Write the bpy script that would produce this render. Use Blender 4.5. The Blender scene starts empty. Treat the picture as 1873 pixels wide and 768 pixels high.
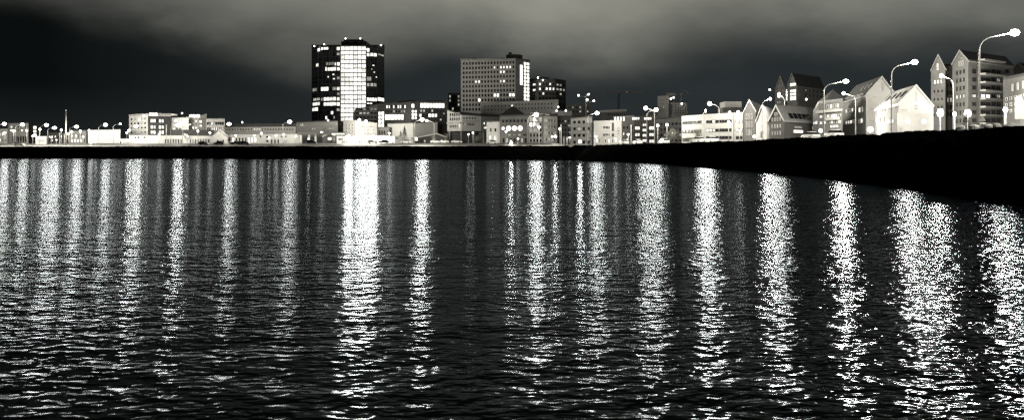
import bpy, bmesh, math, random
from mathutils import Vector, noise, Matrix
random.seed(7)
R = math.radians
S = bpy.context.scene
COL = S.collection

# ------------------------------------------------------------------ camera
F, CX, HY, EYE = 1500.0, 936.5, 276.0, 3.2       # photo pixels, horizon row, eye height (m)
cam = bpy.data.cameras.new('camera')
camo = bpy.data.objects.new('camera', cam); COL.objects.link(camo)
camo.location = (0, 0, EYE); camo.rotation_euler = (R(90), 0, 0)
cam.sensor_width = 36; cam.lens = F / 1873 * 36
cam.shift_y = -(384 - HY) / 1873
cam.clip_start = 0.1; cam.clip_end = 6000
S.camera = camo
S.view_settings.view_transform = 'Standard'; S.view_settings.look = 'None'
S.view_settings.exposure = 0; S.view_settings.gamma = 1
S.cycles.max_bounces = 5; S.cycles.glossy_bounces = 3; S.cycles.diffuse_bounces = 1
S.cycles.volume_bounces = 0; S.cycles.transmission_bounces = 2
S.cycles.sample_clamp_indirect = 6; S.cycles.sample_clamp_direct = 0
S.cycles.use_denoising = True; S.cycles.denoising_prefilter = 'NONE'
S.cycles.caustics_reflective = False; S.cycles.caustics_refractive = False

def X(px, D): return (px - CX) / F * D
def Z(py, D): return EYE + (HY - py) / F * D
def P(px, D, z=0): return Vector((X(px, D), D, z))

# ------------------------------------------------------------------ node helpers
class NT:
    def __init__(s, nt): s.nt = nt; s.nt.nodes.clear()
    def n(s, t, **k):
        nd = s.nt.nodes.new(t)
        for a, b in k.items(): setattr(nd, a, b)
        return nd
    def l(s, a, b): s.nt.links.new(a, b)
    def put(s, sock, v):
        if hasattr(v, 'is_output') or isinstance(v, bpy.types.NodeSocket): s.l(v, sock)
        else: sock.default_value = v
    def m(s, op, a, b=None, c=None, clamp=False):
        nd = s.n('ShaderNodeMath', operation=op, use_clamp=clamp)
        s.put(nd.inputs[0], a)
        if b is not None: s.put(nd.inputs[1], b)
        if c is not None: s.put(nd.inputs[2], c)
        return nd.outputs[0]
    def vm(s, op, a, b=None, sc=None):
        nd = s.n('ShaderNodeVectorMath', operation=op)
        s.put(nd.inputs[0], a)
        if b is not None: s.put(nd.inputs[1], b)
        if sc is not None: s.put(nd.inputs[3], sc)
        return nd.outputs[1] if op in ('DOT_PRODUCT', 'LENGTH') else nd.outputs[0]
    def noise(s, vec, scale, detail=2, rough=.5, out=0, dist=0):
        nd = s.n('ShaderNodeTexNoise')
        s.put(nd.inputs['Vector'], vec)
        nd.inputs['Scale'].default_value = scale; nd.inputs['Detail'].default_value = detail
        nd.inputs['Roughness'].default_value = rough; nd.inputs['Distortion'].default_value = dist
        return nd.outputs[out]
    def ramp(s, v, pts):
        nd = s.n('ShaderNodeValToRGB')
        e = nd.color_ramp.elements
        while len(e) < len(pts): e.new(.5)
        for i, (p, c) in enumerate(pts):
            e[i].position = p; e[i].color = (*c, 1) if not isinstance(c, (int, float)) else (c, c, c, 1)
        s.put(nd.inputs[0], v)
        return nd.outputs[0]
    def mix(s, f, a, b):
        nd = s.n('ShaderNodeMix', data_type='RGBA')
        s.put(nd.inputs[0], f); s.put(nd.inputs[6], a); s.put(nd.inputs[7], b)
        return nd.outputs[2]

# ------------------------------------------------------------------ night sky (world)
W = bpy.data.worlds.new('World'); S.world = W; W.use_nodes = True
t = NT(W.node_tree)
tc = t.n('ShaderNodeTexCoord').outputs['Generated']
sp = t.n('ShaderNodeSeparateXYZ'); t.l(tc, sp.inputs[0])
az = t.m('ARCTAN2', sp.outputs[0], sp.outputs[1])
hl = t.m('SQRT', t.m('ADD', t.m('MULTIPLY', sp.outputs[0], sp.outputs[0]), t.m('MULTIPLY', sp.outputs[1], sp.outputs[1])))
el = t.m('DIVIDE', sp.outputs[2], t.m('MAXIMUM', hl, 0.02))
# stretched coordinates: cloud decks seen low over the horizon are flattened
cmb = t.n('ShaderNodeCombineXYZ'); t.l(az, cmb.inputs[0]); t.l(t.m('MULTIPLY', el, 2.2), cmb.inputs[1])
wv = cmb.outputs[0]
n1 = t.m('SUBTRACT', t.noise(wv, 4.5, 4, .5, dist=.3), .5)
n2 = t.m('SUBTRACT', t.noise(t.vm('ADD', wv, (7, 3, 0)), 11, 5, .55), .5)
# height of the lower edge of the lit cloud deck, by azimuth
fc = t.n('ShaderNodeFloatCurve')
def azn(px): return math.atan((px - CX) / F) / 1.6 + .5
edge = [(0, -25), (110, 2), (250, 38), (350, 72), (450, 104), (600, 122), (750, 96), (850, 84), (950, 112),
        (1100, 128), (1200, 112), (1300, 90), (1430, 74), (1600, 88), (1750, 72), (1873, 84)]
cv = fc.mapping.curves[0]
pts = [(0.0, .30)] + [(azn(px), (HY - y) / F * math.cos(math.atan((px - CX) / F)) * 2.5) for px, y in edge] + [(1.0, .35)]
cv.points[0].location = pts[0]; cv.points[1].location = pts[-1]
for p in pts[1:-1]: cv.points.new(*p)
for p in cv.points: p.handle_type = 'AUTO'
fc.mapping.update()
azc = t.m('ADD', t.m('MULTIPLY', t.m('ADD', az, t.m('MULTIPLY', n2, .06)), 1 / 1.6), .5, clamp=True)
t.l(azc, fc.inputs['Value'])
edge_v = t.m('DIVIDE', fc.outputs[0], 2.5)
d = t.m('SUBTRACT', t.m('ADD', el, t.m('ADD', t.m('MULTIPLY', n1, .05), t.m('MULTIPLY', n2, .022))), edge_v)
mr = t.n('ShaderNodeMapRange', interpolation_type='SMOOTHSTEP')
t.l(d, mr.inputs[0]); mr.inputs[1].default_value = -.035; mr.inputs[2].default_value = .085
deck = mr.outputs[0]
# the town's glow on the cloud: strongest over the centre, weak to the left
gl = t.m('POWER', 2.718, t.m('MULTIPLY', -1, t.m('POWER', t.m('DIVIDE', t.m('SUBTRACT', az, .10), .56), 2)))
hi = t.mix(gl, (.055, .060, .058, 1), (.27, .27, .23, 1))
left = t.m('MULTIPLY', t.m('ADD', az, .52), 2.2, clamp=True)
lo = t.mix(left, (.0035, .0045, .0045, 1), (.022, .027, .029, 1))
low_glow = t.m('MULTIPLY', t.m('SUBTRACT', 1, t.m('MULTIPLY', t.m('ABSOLUTE', el), 14, clamp=True)), .35)
lo = t.mix(low_glow, lo, (.030, .036, .038, 1))
skyc = t.mix(deck, lo, hi)
mott = t.m('ADD', 1, t.m('ADD', t.m('MULTIPLY', n1, .6), t.m('MULTIPLY', n2, .3)))
skyc = t.vm('SCALE', skyc, sc=mott)
# unseen deck overhead is dimmed to keep the near water's reflections dark
over = t.n('ShaderNodeMapRange', interpolation_type='SMOOTHSTEP'); t.l(el, over.inputs[0])
over.inputs[1].default_value = .17; over.inputs[2].default_value = .5; over.inputs[3].default_value = 1; over.inputs[4].default_value = .13
skyc = t.vm('SCALE', skyc, sc=over.outputs[0])
# the last of the real sky far behind the cloud (sun well below the horizon)
ns = t.n('ShaderNodeTexSky'); ns.sky_type = 'NISHITA'; ns.sun_disc = False
ns.sun_elevation = R(-4); ns.sun_rotation = R(200)
bg1 = t.n('ShaderNodeBackground'); t.l(ns.outputs[0], bg1.inputs[0]); bg1.inputs[1].default_value = .003
bg2 = t.n('ShaderNodeBackground'); t.l(skyc, bg2.inputs[0]); bg2.inputs[1].default_value = 1.0
add = t.n('ShaderNodeAddShader'); t.l(bg1.outputs[0], add.inputs[0]); t.l(bg2.outputs[0], add.inputs[1])
wo = t.n('ShaderNodeOutputWorld'); t.l(add.outputs[0], wo.inputs[0])

W.cycles.sampling_method = 'NONE'        # overcast night: no sun or moon, the cloud only carries the town's own glow

# ------------------------------------------------------------------ materials
MATS = {}
def mat(name, a, rough=.8, var=.25, scale=.35, tint=(1, 1, .97), metal=0, grime=.0):
    if name in MATS: return MATS[name]
    m = bpy.data.materials.new(name); m.use_nodes = True; MATS[name] = m
    t = NT(m.node_tree)
    co = t.n('ShaderNodeTexCoord').outputs['Object']
    f = t.noise(co, scale, 5, .6)
    f2 = t.noise(t.vm('MULTIPLY', co, (1, 1, .12)), scale * 6, 3, .6)      # streaks that run down
    v = t.m('ADD', t.m('MULTIPLY', t.m('SUBTRACT', f, .5), 2 * var), t.m('MULTIPLY', t.m('SUBTRACT', f2, .5), var))
    v = t.m('ADD', 1, v)
    c = t.vm('SCALE', (a * tint[0], a * tint[1], a * tint[2]), sc=v)
    b = t.n('ShaderNodeBsdfPrincipled'); t.l(c, b.inputs['Base Color'])
    b.inputs['Roughness'].default_value = rough; b.inputs['Metallic'].default_value = metal
    o = t.n('ShaderNodeOutputMaterial'); t.l(b.outputs[0], o.inputs[0])
    return m
def brick(name, a, mortar, scale=1.0):
    if name in MATS: return MATS[name]
    m = bpy.data.materials.new(name); m.use_nodes = True; MATS[name] = m
    t = NT(m.node_tree)
    co = t.n('ShaderNodeTexCoord').outputs['Object']
    s = t.n('ShaderNodeSeparateXYZ'); t.l(co, s.inputs[0])
    c = t.n('ShaderNodeCombineXYZ'); t.l(t.m('ADD', s.outputs[0], s.outputs[1]), c.inputs[0]); t.l(s.outputs[2], c.inputs[1])
    bt = t.n('ShaderNodeTexBrick'); t.l(c.outputs[0], bt.inputs['Vector'])
    bt.inputs['Scale'].default_value = scale
    bt.inputs['Color1'].default_value = (a, a, a * .96, 1); bt.inputs['Color2'].default_value = (a * .7, a * .7, a * .68, 1)
    bt.inputs['Mortar'].default_value = (mortar, mortar, mortar, 1)
    bt.inputs['Mortar Size'].default_value = .012; bt.inputs['Brick Width'].default_value = .5; bt.inputs['Row Height'].default_value = .2
    v = t.m('ADD', .7, t.m('MULTIPLY', t.noise(co, .3, 5, .6), .6))
    cc = t.vm('SCALE', bt.outputs[0], sc=v)
    b = t.n('ShaderNodeBsdfPrincipled'); t.l(cc, b.inputs['Base Color']); b.inputs['Roughness'].default_value = .85
    o = t.n('ShaderNodeOutputMaterial'); t.l(b.outputs[0], o.inputs[0])
    return m
def roofing(name, a, pitch=1.6):
    if name in MATS: return MATS[name]
    m = bpy.data.materials.new(name); m.use_nodes = True; MATS[name] = m
    t = NT(m.node_tree)
    co = t.n('ShaderNodeTexCoord').outputs['Object']
    w = t.n('ShaderNodeTexWave', wave_type='BANDS', bands_direction='X', wave_profile='SAW'); t.l(co, w.inputs[0]); w.inputs['Scale'].default_value = pitch
    v = t.m('ADD', .75, t.m('ADD', t.m('MULTIPLY', w.outputs[1], .15), t.m('MULTIPLY', t.noise(co, .5, 5, .65), .4)))
    b = t.n('ShaderNodeBsdfPrincipled'); t.l(t.vm('SCALE', (a, a, a), sc=v), b.inputs['Base Color']); b.inputs['Roughness'].default_value = .55
    o = t.n('ShaderNodeOutputMaterial'); t.l(b.outputs[0], o.inputs[0])
    return m
def lit(name, s, col=(1, .97, .86), patt=.75, sample=False):
    """light coming out of a room: brighter near the ceiling lamps, curtains and furniture break it up"""
    if name in MATS: return MATS[name]
    m = bpy.data.materials.new(name); m.use_nodes = True; MATS[name] = m
    t = NT(m.node_tree)
    co = t.n('ShaderNodeTexCoord').outputs['Object']
    oi = t.n('ShaderNodeObjectInfo')
    v = t.vm('ADD', co, t.vm('SCALE', (13, 7, 5), sc=oi.outputs['Random']))
    f = t.noise(t.vm('MULTIPLY', v, (1, 1, .8)), 1.3, 3, .6)
    f = t.m('ADD', 1 - patt * .5, t.m('MULTIPLY', t.m('SUBTRACT', f, .38), patt * 3.2))
    f = t.m('MAXIMUM', f, .12)
    r = t.m('ADD', .6, t.m('MULTIPLY', oi.outputs['Random'], .8))
    e = t.n('ShaderNodeEmission'); e.inputs[0].default_value = (*col, 1); t.l(t.m('MULTIPLY', t.m('MULTIPLY', f, r), s), e.inputs[1])
    o = t.n('ShaderNodeOutputMaterial'); t.l(e.outputs[0], o.inputs[0])
    m.cycles.emission_sampling = 'NONE'
    return m
def lampmat(name, s, col=(1, .965, .87)):
    m = bpy.data.materials.new(name); m.use_nodes = True; MATS[name] = m
    t = NT(m.node_tree)
    e = t.n('ShaderNodeEmission'); e.inputs[0].default_value = (*col, 1); e.inputs[1].default_value = s
    o = t.n('ShaderNodeOutputMaterial'); t.l(e.outputs[0], o.inputs[0])
    m.cycles.emission_sampling = 'NONE'
    return m

WHITE = mat('white_plaster', .6, .7, .12)
PALE = mat('pale_concrete', .42, .8, .18)
GREY = mat('grey_concrete', .33, .85, .2)
DARKC = mat('dark_cladding', .09, .6, .3)
BLACKC = mat('black_cladding', .025, .45, .3)
BRD = brick('dark_brick', .13, .2); BRM = brick('mid_brick', .24, .33); BRL = brick('pale_brick', .36, .42)
RFD = roofing('dark_roof', .055); RFG = roofing('grey_roof', .36); RFM = roofing('mid_roof', .13)
METAL = mat('galvanised_metal', .3, .4, .1, 2, metal=.3); DMETAL = mat('dark_metal', .05, .5, .2, 2, metal=.3)
FRAME = mat('window_frame', .6, .5, .1, 3); DFRAME = mat('dark_window_frame', .05, .5, .1, 3)
CARP = mat('white_car_paint', .7, .25, .03, 1); CARD = mat('dark_car_paint', .03, .25, .03, 1); RUB = mat('rubber', .02, .9, .1, 5)
GLASS = mat('dark_glass', .018, .08, .4, .8, (.95, 1, 1.05))
LIT = lit('lit_room', 2.0); LITB = lit('bright_lit_room', 3.2, patt=.35); DIM = lit('dim_lit_room', .45); SHAFT = lit('lit_stair_glass', 1.7, (1, .98, .9), patt=.5, sample=True)
SIGNW = lit('backlit_sign', 2.2, patt=.1)
LB = lampmat('lamp_glow', 14); LF = lampmat('lamp_glow_wide', 14); LM = lampmat('lamp_glow_mid', 12); LS = lampmat('lamp_glow_small', 12); LW = lampmat('lamp_glow_flood', 14); LT = lampmat('lamp_glow_tiny', 12); 
POWER = {'B': 10500, 'F': 6500, 'G': 20000, 'H': 10500, 'M': 480, 'S': 260, 'W': 3500, 'T': 0}
def add_light(o, g, r, loc):            # the light that the lens gives off
    if not POWER[g]: return
    key = 'lamp_light_' + g; ld = bpy.data.lights.get(key)
    if not ld:
        ld = bpy.data.lights.new(key, 'POINT'); ld.energy = POWER[g]; ld.shadow_soft_size = {'F': 1.7, 'G': 2.2, 'H': 1.8, 'B': .8, 'M': .9}.get(g, r * 1.3); ld.color = (1, .94, .82)
    lo = bpy.data.objects.new('lamp_light', ld); COL.objects.link(lo); lo.parent = o; lo.location = loc

# ------------------------------------------------------------------ mesh + object helpers
class MB:
    def __init__(s): s.v = []; s.f = []; s.mi = []
    def add(s, vs, fs, m=0):
        o = len(s.v); s.v += [tuple(v) for v in vs]; s.f += [tuple(i + o for i in f) for f in fs]; s.mi += [m] * len(fs); return s
    def box(s, c, d, m=0, rz=0):
        cx, cy, cz = c; a, b, h = d[0] / 2, d[1] / 2, d[2] / 2
        vs = []
        for z in (-h, h):
            for x, y in ((-a, -b), (a, -b), (a, b), (-a, b)):
                vs.append((cx + x * math.cos(rz) - y * math.sin(rz), cy + x * math.sin(rz) + y * math.cos(rz), cz + z))
        return s.add(vs, [(0, 3, 2, 1), (4, 5, 6, 7), (0, 1, 5, 4), (1, 2, 6, 5), (2, 3, 7, 6), (3, 0, 4, 7)], m)
    def prism(s, foot, z0, z1, m=0, caps=True):
        n = len(foot)
        z0s = z0 if isinstance(z0, (list, tuple)) else [z0] * n
        z1s = z1 if isinstance(z1, (list, tuple)) else [z1] * n
        vs = [(p[0], p[1], z) for p, z in zip(foot, z0s)] + [(p[0], p[1], z) for p, z in zip(foot, z1s)]
        fs = [(i, (i + 1) % n, n + (i + 1) % n, n + i) for i in range(n)]
        if caps: fs += [tuple(range(n - 1, -1, -1)), tuple(range(n, 2 * n))]
        return s.add(vs, fs, m)
    def tube(s, path, rads, n=8, m=0):
        vs = []; fs = []
        path = [Vector(p) for p in path]
        for i, p in enumerate(path):
            d = (path[min(i + 1, len(path) - 1)] - path[max(i - 1, 0)]).normalized()
            u = d.cross(Vector((0, 1, 0.001))); u = u.normalized() if u.length > .01 else Vector((1, 0, 0)); w = d.cross(u).normalized()
            r = rads[i] if isinstance(rads, (list, tuple)) else rads
            for k in range(n): a = 2 * math.pi * k / n; vs.append(p + (u * math.cos(a) + w * math.sin(a)) * r)
        for i in range(len(path) - 1):
            for k in range(n): fs.append((i * n + k, i * n + (k + 1) % n, (i + 1) * n + (k + 1) % n, (i + 1) * n + k))
        fs += [tuple(range(n - 1, -1, -1)), tuple(range((len(path) - 1) * n, len(path) * n))]
        return s.add(vs, fs, m)
    def ball(s, c, r, n=8, k=4, m=0, lo=-1, hi=1):
        rx, ry, rz = r if isinstance(r, tuple) else (r, r, r)
        vs = []; fs = []
        for j in range(k + 1):
            a = math.pi / 2 * (lo + (hi - lo) * j / k)
            for i in range(n): b = 2 * math.pi * i / n; vs.append((c[0] + rx * math.cos(a) * math.cos(b), c[1] + ry * math.cos(a) * math.sin(b), c[2] + rz * math.sin(a)))
        for j in range(k):
            for i in range(n): fs.append((j * n + i, j * n + (i + 1) % n, (j + 1) * n + (i + 1) % n, (j + 1) * n + i))
        return s.add(vs, fs, m)
    def mesh(s, name, mats, off=(0, 0, 0), smooth=False):
        me = bpy.data.meshes.new(name)
        me.from_pydata([(v[0] - off[0], v[1] - off[1], v[2] - off[2]) for v in s.v], [], s.f)
        for m in (mats if isinstance(mats, (list, tuple)) else [mats]): me.materials.append(m)
        if max(s.mi, default=0) > 0: me.polygons.foreach_set('material_index', s.mi)
        if smooth: me.polygons.foreach_set('use_smooth', [True] * len(me.polygons))
        me.update(); return me
def link(name, me, parent=None, loc=(0, 0, 0), rz=0):
    o = bpy.data.objects.new(name, me); COL.objects.link(o); o.parent = parent; o.location = loc; o.rotation_euler = (0, 0, rz); return o
def root(name, label, cat, loc, group=None, rz=0):
    o = link(name, None, None, loc, rz); o.empty_display_size = .5
    o['label'] = label; o['category'] = cat
    if group: o['group'] = group
    return o
def structure(o): o['kind'] = 'structure'; return o
def copy_tree(o, parent=None):
    c = o.copy(); COL.objects.link(c); c.parent = parent
    for ch in o.children: copy_tree(ch, c)
    return c

# ------------------------------------------------------------------ shore line
def sm(a, b, x): x = max(0, min(1, (x - a) / (b - a))); return x * x * (3 - 2 * x)
ctrl = [(-1100, 372), (-600, 362), (-214, 343), (-142, 335), (-50.5, 322), (-17.9, 311), (12.3, 289), (26.2, 243), (33, 205), (35.3, 165), (36.4, 118),
        (34.2, 86), (32.6, 70.5), (31.2, 61.5), (29.6, 52.7), (30, 47), (31, 35), (33, 10), (34, -120)]
def catmull(p0, p1, p2, p3, t):
    return 0.5 * ((2 * p1) + (-p0 + p2) * t + (2 * p0 - 5 * p1 + 4 * p2 - p3) * t * t + (-p0 + 3 * p1 - 3 * p2 + p3) * t ** 3)
def shore(step):
    c = [Vector(p) for p in ctrl]; c = [c[0] * 2 - c[1]] + c + [c[-1] * 2 - c[-2]]
    out = []
    for i in range(1, len(c) - 2):
        L = (c[i + 1] - c[i]).length; n = max(2, int(L / step(c[i]))) if callable(step) else max(2, int(L / step))
        for k in range(n): out.append(catmull(c[i - 1], c[i], c[i + 1], c[i + 2], k / n))
    out.append(c[-2]); return out
def normals(pl, sm=6):
    ns = []
    for i in range(len(pl)):
        a = pl[max(0, i - sm)]; b = pl[min(len(pl) - 1, i + sm)]; d = (b - a).normalized()
        ns.append(Vector((-d.y, d.x)))
    return ns
coarse = shore(6.0)
def sm(a, b, x): x = max(0, min(1, (x - a) / (b - a))); return x * x * (3 - 2 * x)
def gz(s, x):                                     # ground height by distance inland
    flat = 5.0 + .15 * sm(6, 20, s)
    return flat + 1.25 * sm(9, 30, s) * (1 - sm(5, 42, x))
def shore_dist(x, y):
    best = 1e9; p = Vector((x, y))
    for a, b in zip(coarse[:-1], coarse[1:]):
        ab = b - a; t_ = max(0, min(1, (p - a).dot(ab) / ab.length_squared)); best = min(best, (p - a - ab * t_).length)
    return best
def ground(x, y): return gz(shore_dist(x, y), x)

# ------------------------------------------------------------------ water
wm = bpy.data.materials.new('sea_water'); wm.use_nodes = True
t = NT(wm.node_tree)
geo = t.n('ShaderNodeNewGeometry').outputs['Position']
def height(vec):
    # wind ripples over a chop over a slow swell (heights in metres)
    a = t.m('MULTIPLY', t.noise(t.vm('MULTIPLY', vec, (.7, 1.0, 1)), 5.6, 1.0, .5, dist=.2), .046)
    b = t.m('MULTIPLY', t.noise(t.vm('MULTIPLY', vec, (.85, 1.0, 1)), 2.1, 1.0, .5), .078)
    c = t.m('MULTIPLY', t.noise(t.vm('MULTIPLY', vec, (.7, 1.0, 1)), .25, 1, .5), .13)
    d = t.m('MULTIPLY', t.noise(t.vm('MULTIPLY', vec, (.85, 1.0, 1)), .62, 1, .5, dist=.2), .10)
    return t.m('ADD', t.m('ADD', a, d), t.m('ADD', b, c))
E = .02
h0 = height(geo); hx = height(t.vm('ADD', geo, (E, 0, 0))); hy = height(t.vm('ADD', geo, (0, E, 0)))
calm = t.m('ADD', .55, t.m('MULTIPLY', t.noise(t.vm('MULTIPLY', geo, (.35, 1, 1)), .035, 3, .55), .9))   # patches of calmer water
sx = t.m('MULTIPLY', t.m('DIVIDE', t.m('SUBTRACT', h0, hx), E), t.m('MULTIPLY', calm, .42))
sy = t.m('MULTIPLY', t.m('DIVIDE', t.m('SUBTRACT', h0, hy), E), calm)
cb = t.n('ShaderNodeCombineXYZ'); t.l(sx, cb.inputs[0]); t.l(sy, cb.inputs[1]); cb.inputs[2].default_value = 1
nrm = t.vm('NORMALIZE', cb.outputs[0])
gb = t.n('ShaderNodeBsdfAnisotropic', distribution='BECKMANN'); gb.inputs['Color'].default_value = (.29, .322, .36, 1); gb.inputs['Roughness'].default_value = .13
t.l(nrm, gb.inputs['Normal'])
db = t.n('ShaderNodeBsdfDiffuse'); db.inputs[0].default_value = (.005, .009, .012, 1)
fr = t.n('ShaderNodeFresnel'); fr.inputs['IOR'].default_value = 1.333; t.l(nrm, fr.inputs['Normal'])
mx = t.n('ShaderNodeMixShader'); t.l(fr.outputs[0], mx.inputs[0]); t.l(db.outputs[0], mx.inputs[1]); t.l(gb.outputs[0], mx.inputs[2])
o = t.n('ShaderNodeOutputMaterial'); t.l(mx.outputs[0], o.inputs[0])
mb = MB(); mb.add([(-1150, -150, 0), (60, -150, 0), (60, 400, 0), (-1150, 400, 0)], [(0, 1, 2, 3)])
structure(link('water', mb.mesh('water', wm)))

# ------------------------------------------------------------------ sea bank, ground, road, promenade
rock = mat('unlit_black_rock', .0012, .9, .5, .8); next(n for n in rock.node_tree.nodes if n.type == 'BSDF_PRINCIPLED').inputs['Specular IOR Level'].default_value = 0  # unlit side's blackness put into the colour, far below real rock
pl = shore(lambda p: 3.0 if p.x < -250 else (1.0 if p.x < -10 else .5)); nn = normals(pl, 18)
offs = [-4, -2, -1, -.4] + [k * .25 for k in range(0, 31)]
def bank_z(s_): return -.4 + s_ * .3 if s_ < 0 else (1.02 * s_ + .02 if s_ < 4.2 else 4.3 + .75 * sm(4.2, 5.8, s_) - .12 * sm(6, 7.5, s_))
prof = [bank_z(k) for k in offs]
vs = []; fs = []
for i, (p, n) in enumerate(zip(pl, nn)):
    for j, (s_, z) in enumerate(zip(offs, prof)):
        q = p + n * s_
        v = Vector((q.x, q.y, z))
        if 0 < j < len(offs) - 1:
            dv = noise.voronoi(v * .85)[0]; k = (.45 - dv[0]) * .42 + noise.noise(v * 2.2) * .12 + noise.noise(v * .12) * .22
            if abs(z) < .3: k *= .4
            v.z += k * .7; v.x -= n.x * k * .6; v.y -= n.y * k * .6
        vs.append(v)
m_ = len(offs)
for i in range(len(pl) - 1):
    for j in range(m_ - 1): fs.append((i * m_ + j, (i + 1) * m_ + j, (i + 1) * m_ + j + 1, i * m_ + j + 1))
mb = MB(); mb.add(vs, fs); structure(link('sea_bank', mb.mesh('sea_bank', rock)))
plc = shore(8.0); nc = normals(plc, 3)
def strip(name, offs_, dz, material):
    vs = []; fs = []; k = len(offs_)
    for p, n in zip(plc, nc):
        for s_ in offs_:
            q = p + n * s_; vs.append((q.x, q.y, gz(s_, q.x) + dz))
    for i in range(len(plc) - 1):
        for j in range(k - 1): fs.append((i * k + j, (i + 1) * k + j, (i + 1) * k + j + 1, i * k + j + 1))
    mb = MB(); mb.add(vs, fs); return structure(link(name, mb.mesh(name, material)))
grass = mat('brightened_ground', .5, .95, .3, .5, (1, 1, .95))  # lamplight put into the ground colour so the strip reads near white
strip('ground', [6.8, 9, 12, 15, 18, 21, 24, 27, 30, 34, 40, 60, 120, 300, 900], -.02, grass)
strip('promenade', [8, 9.5, 11], .03, mat('pale_paving', .38, .8, .15, 1))
strip('road', [15, 18, 21, 24, 27, 30, 33], .03, mat('asphalt', .07, .7, .2, 1.2))
strip('road_edge_line', [15.5, 15.65], .036, mat('road_paint', .7, .7, .15, 2)); strip('road_edge_line', [32.3, 32.45], .036, MATS['road_paint'])
strip('pavement', [33, 35.5], .14, MATS['pale_paving'])

# ------------------------------------------------------------------ buildings
WCACHE = {}
def window_mesh(w, h, frame, pane, cols=1):
    k = (round(w, 1), round(h, 1), frame.name, pane.name, cols)
    if k in WCACHE: return WCACHE[k]
    w, h = max(k[0], .2), max(k[1], .2); b_ = MB(); tk = min(.12, w * .12, h * .12); dp = .16
    b_.box((0, -dp / 2 + .02, h / 2 - tk / 2), (w, dp, tk)); b_.box((0, -dp / 2 + .02, -h / 2 + tk / 2), (w, dp, tk))
    ih = h - 2 * tk - .004
    for i in range(cols + 1):
        x = -w / 2 + tk / 2 + (w - tk) * i / cols
        b_.box((x, -dp / 2 + .02, 0), (tk if i in (0, cols) else tk * .6, dp - .006, ih))
    a, c = w / 2 - tk * .5, h / 2 - tk * .5
    b_.add([(-a, -.03, -c), (a, -.03, -c), (a, -.03, c), (-a, -.03, c)], [(0, 1, 2, 3)], 1)
    WCACHE[k] = b_.mesh('window', [frame, pane]); return WCACHE[k]
class Building:
    def __init__(s, name, label, pts, ytop, depth, wall, roofm=RFD, cat='building', z0=None, skew=0, ztops=None, parapet=.5, group=None, roof=True):
        """pts: (photo px, distance) of the visible front corners, seen from the water; depth straight back"""
        s.p = [P(a, d) for a, d in pts]
        mid = sum(s.p, Vector()) / len(s.p)
        s.z0 = ground(mid.x, mid.y) - .4 if z0 is None else z0
        s.root = root(name, label, cat, (mid.x, mid.y, s.z0), group); s.off = (mid.x, mid.y, s.z0)
        n = len(s.p)
        yt = ytop if isinstance(ytop, (list, tuple)) else None
        if ztops: s.zt = list(ztops)
        elif yt: s.zt = [Z(y, p.y) for y, p in zip(yt, s.p)]
        else: s.zt = [Z(ytop, s.p[0].y)] * n
        q_ = s.p[0] if s.p[0].x > 0 else (s.p[-1] if s.p[-1].x < 0 else Vector((0, 1, 0)))
        skew = skew or depth * q_.x / q_.y
        back = [Vector((s.p[-1].x + skew, s.p[-1].y + depth, 0)), Vector((s.p[0].x + skew, s.p[0].y + depth, 0))]
        s.foot = s.p + back; zt = s.zt + [s.zt[-1], s.zt[0]]; s.ztf = zt
        s.part('wall', MB().prism(s.foot, s.z0, zt), wall)
        if roof:
            c = sum(s.foot, Vector()) / len(s.foot)
            o2 = [c + (q - c) * 1.006 for q in s.foot]
            s.part('roof', MB().prism(o2, [z + .003 for z in zt], [z + parapet for z in zt]), roofm)
    def part(s, name, mb_, m, parent=None, smooth=False):
        return link(name, mb_.mesh(name, m, s.off, smooth), parent or s.root)
    def facet_t(s, f, px):
        a, b_ = s.p[f], s.p[f + 1]; k = (px - CX) / F
        return (k * a.y - a.x) / ((b_.x - a.x) - k * (b_.y - a.y))
    def win(s, f, px0, px1, y0, y1, cols=1, rows=1, fw=.6, fh=.6, on=(), lit_m=None, dark=None, frame=None, mull=1, only=None, skip=()):
        a, b_ = s.p[f], s.p[f + 1]; t0, t1 = s.facet_t(f, px0), s.facet_t(f, px1)
        d = b_ - a; L = d.length; rz = math.atan2(d.y, d.x); nv = Vector((d.y, -d.x, 0)).normalized()
        ym = (a + d * (t0 + t1) / 2).y
        zt, zb = Z(y0, ym), Z(y1, ym); cw = (t1 - t0) * L / cols; chh = (zt - zb) / rows; n = 0
        for r in range(rows):
            for c in range(cols):
                if (c, r) in skip: continue
                is_on = (random.random() < on) if isinstance(on, float) else (on == 'all' or (c, r) in on)
                if only == 'lit' and not is_on: continue
                pm = (lit_m or LIT) if is_on else (dark or GLASS)
                tt = t0 + (t1 - t0) * (c + .5) / cols; q = a + d * tt + nv * .004
                me = window_mesh(cw * fw, chh * fh, frame or FRAME, pm, mull)
                link('window', me, s.root, (q.x - s.off[0], q.y - s.off[1], zt - chh * (r + .5) - s.off[2]), rz)
    def band(s, f, px0, px1, y0, y1, m, name='trim', out=.15):
        a, b_ = s.p[f], s.p[f + 1]; d = b_ - a; nv = Vector((d.y, -d.x, 0)).normalized()
        q0, q1 = a + d * s.facet_t(f, px0), a + d * s.facet_t(f, px1); ym = (q0.y + q1.y) / 2
        return s.part(name, MB().prism([q0 + nv * out, q1 + nv * out, q1 + nv * .003, q0 + nv * .003], Z(y1, ym), Z(y0, ym)), m)
    def rooftop(s, px0, px1, y0, y1, m, name='plant_room', back=4, deep=5):
        D = s.p[0].y + back
        return s.part(name, MB().box(((X(px0, D) + X(px1, D)) / 2, D + deep / 2, (Z(y0, D) + Z(y1, D)) / 2), (X(px1, D) - X(px0, D), deep, abs(Z(y0, D) - Z(y1, D)))), m)
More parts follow.
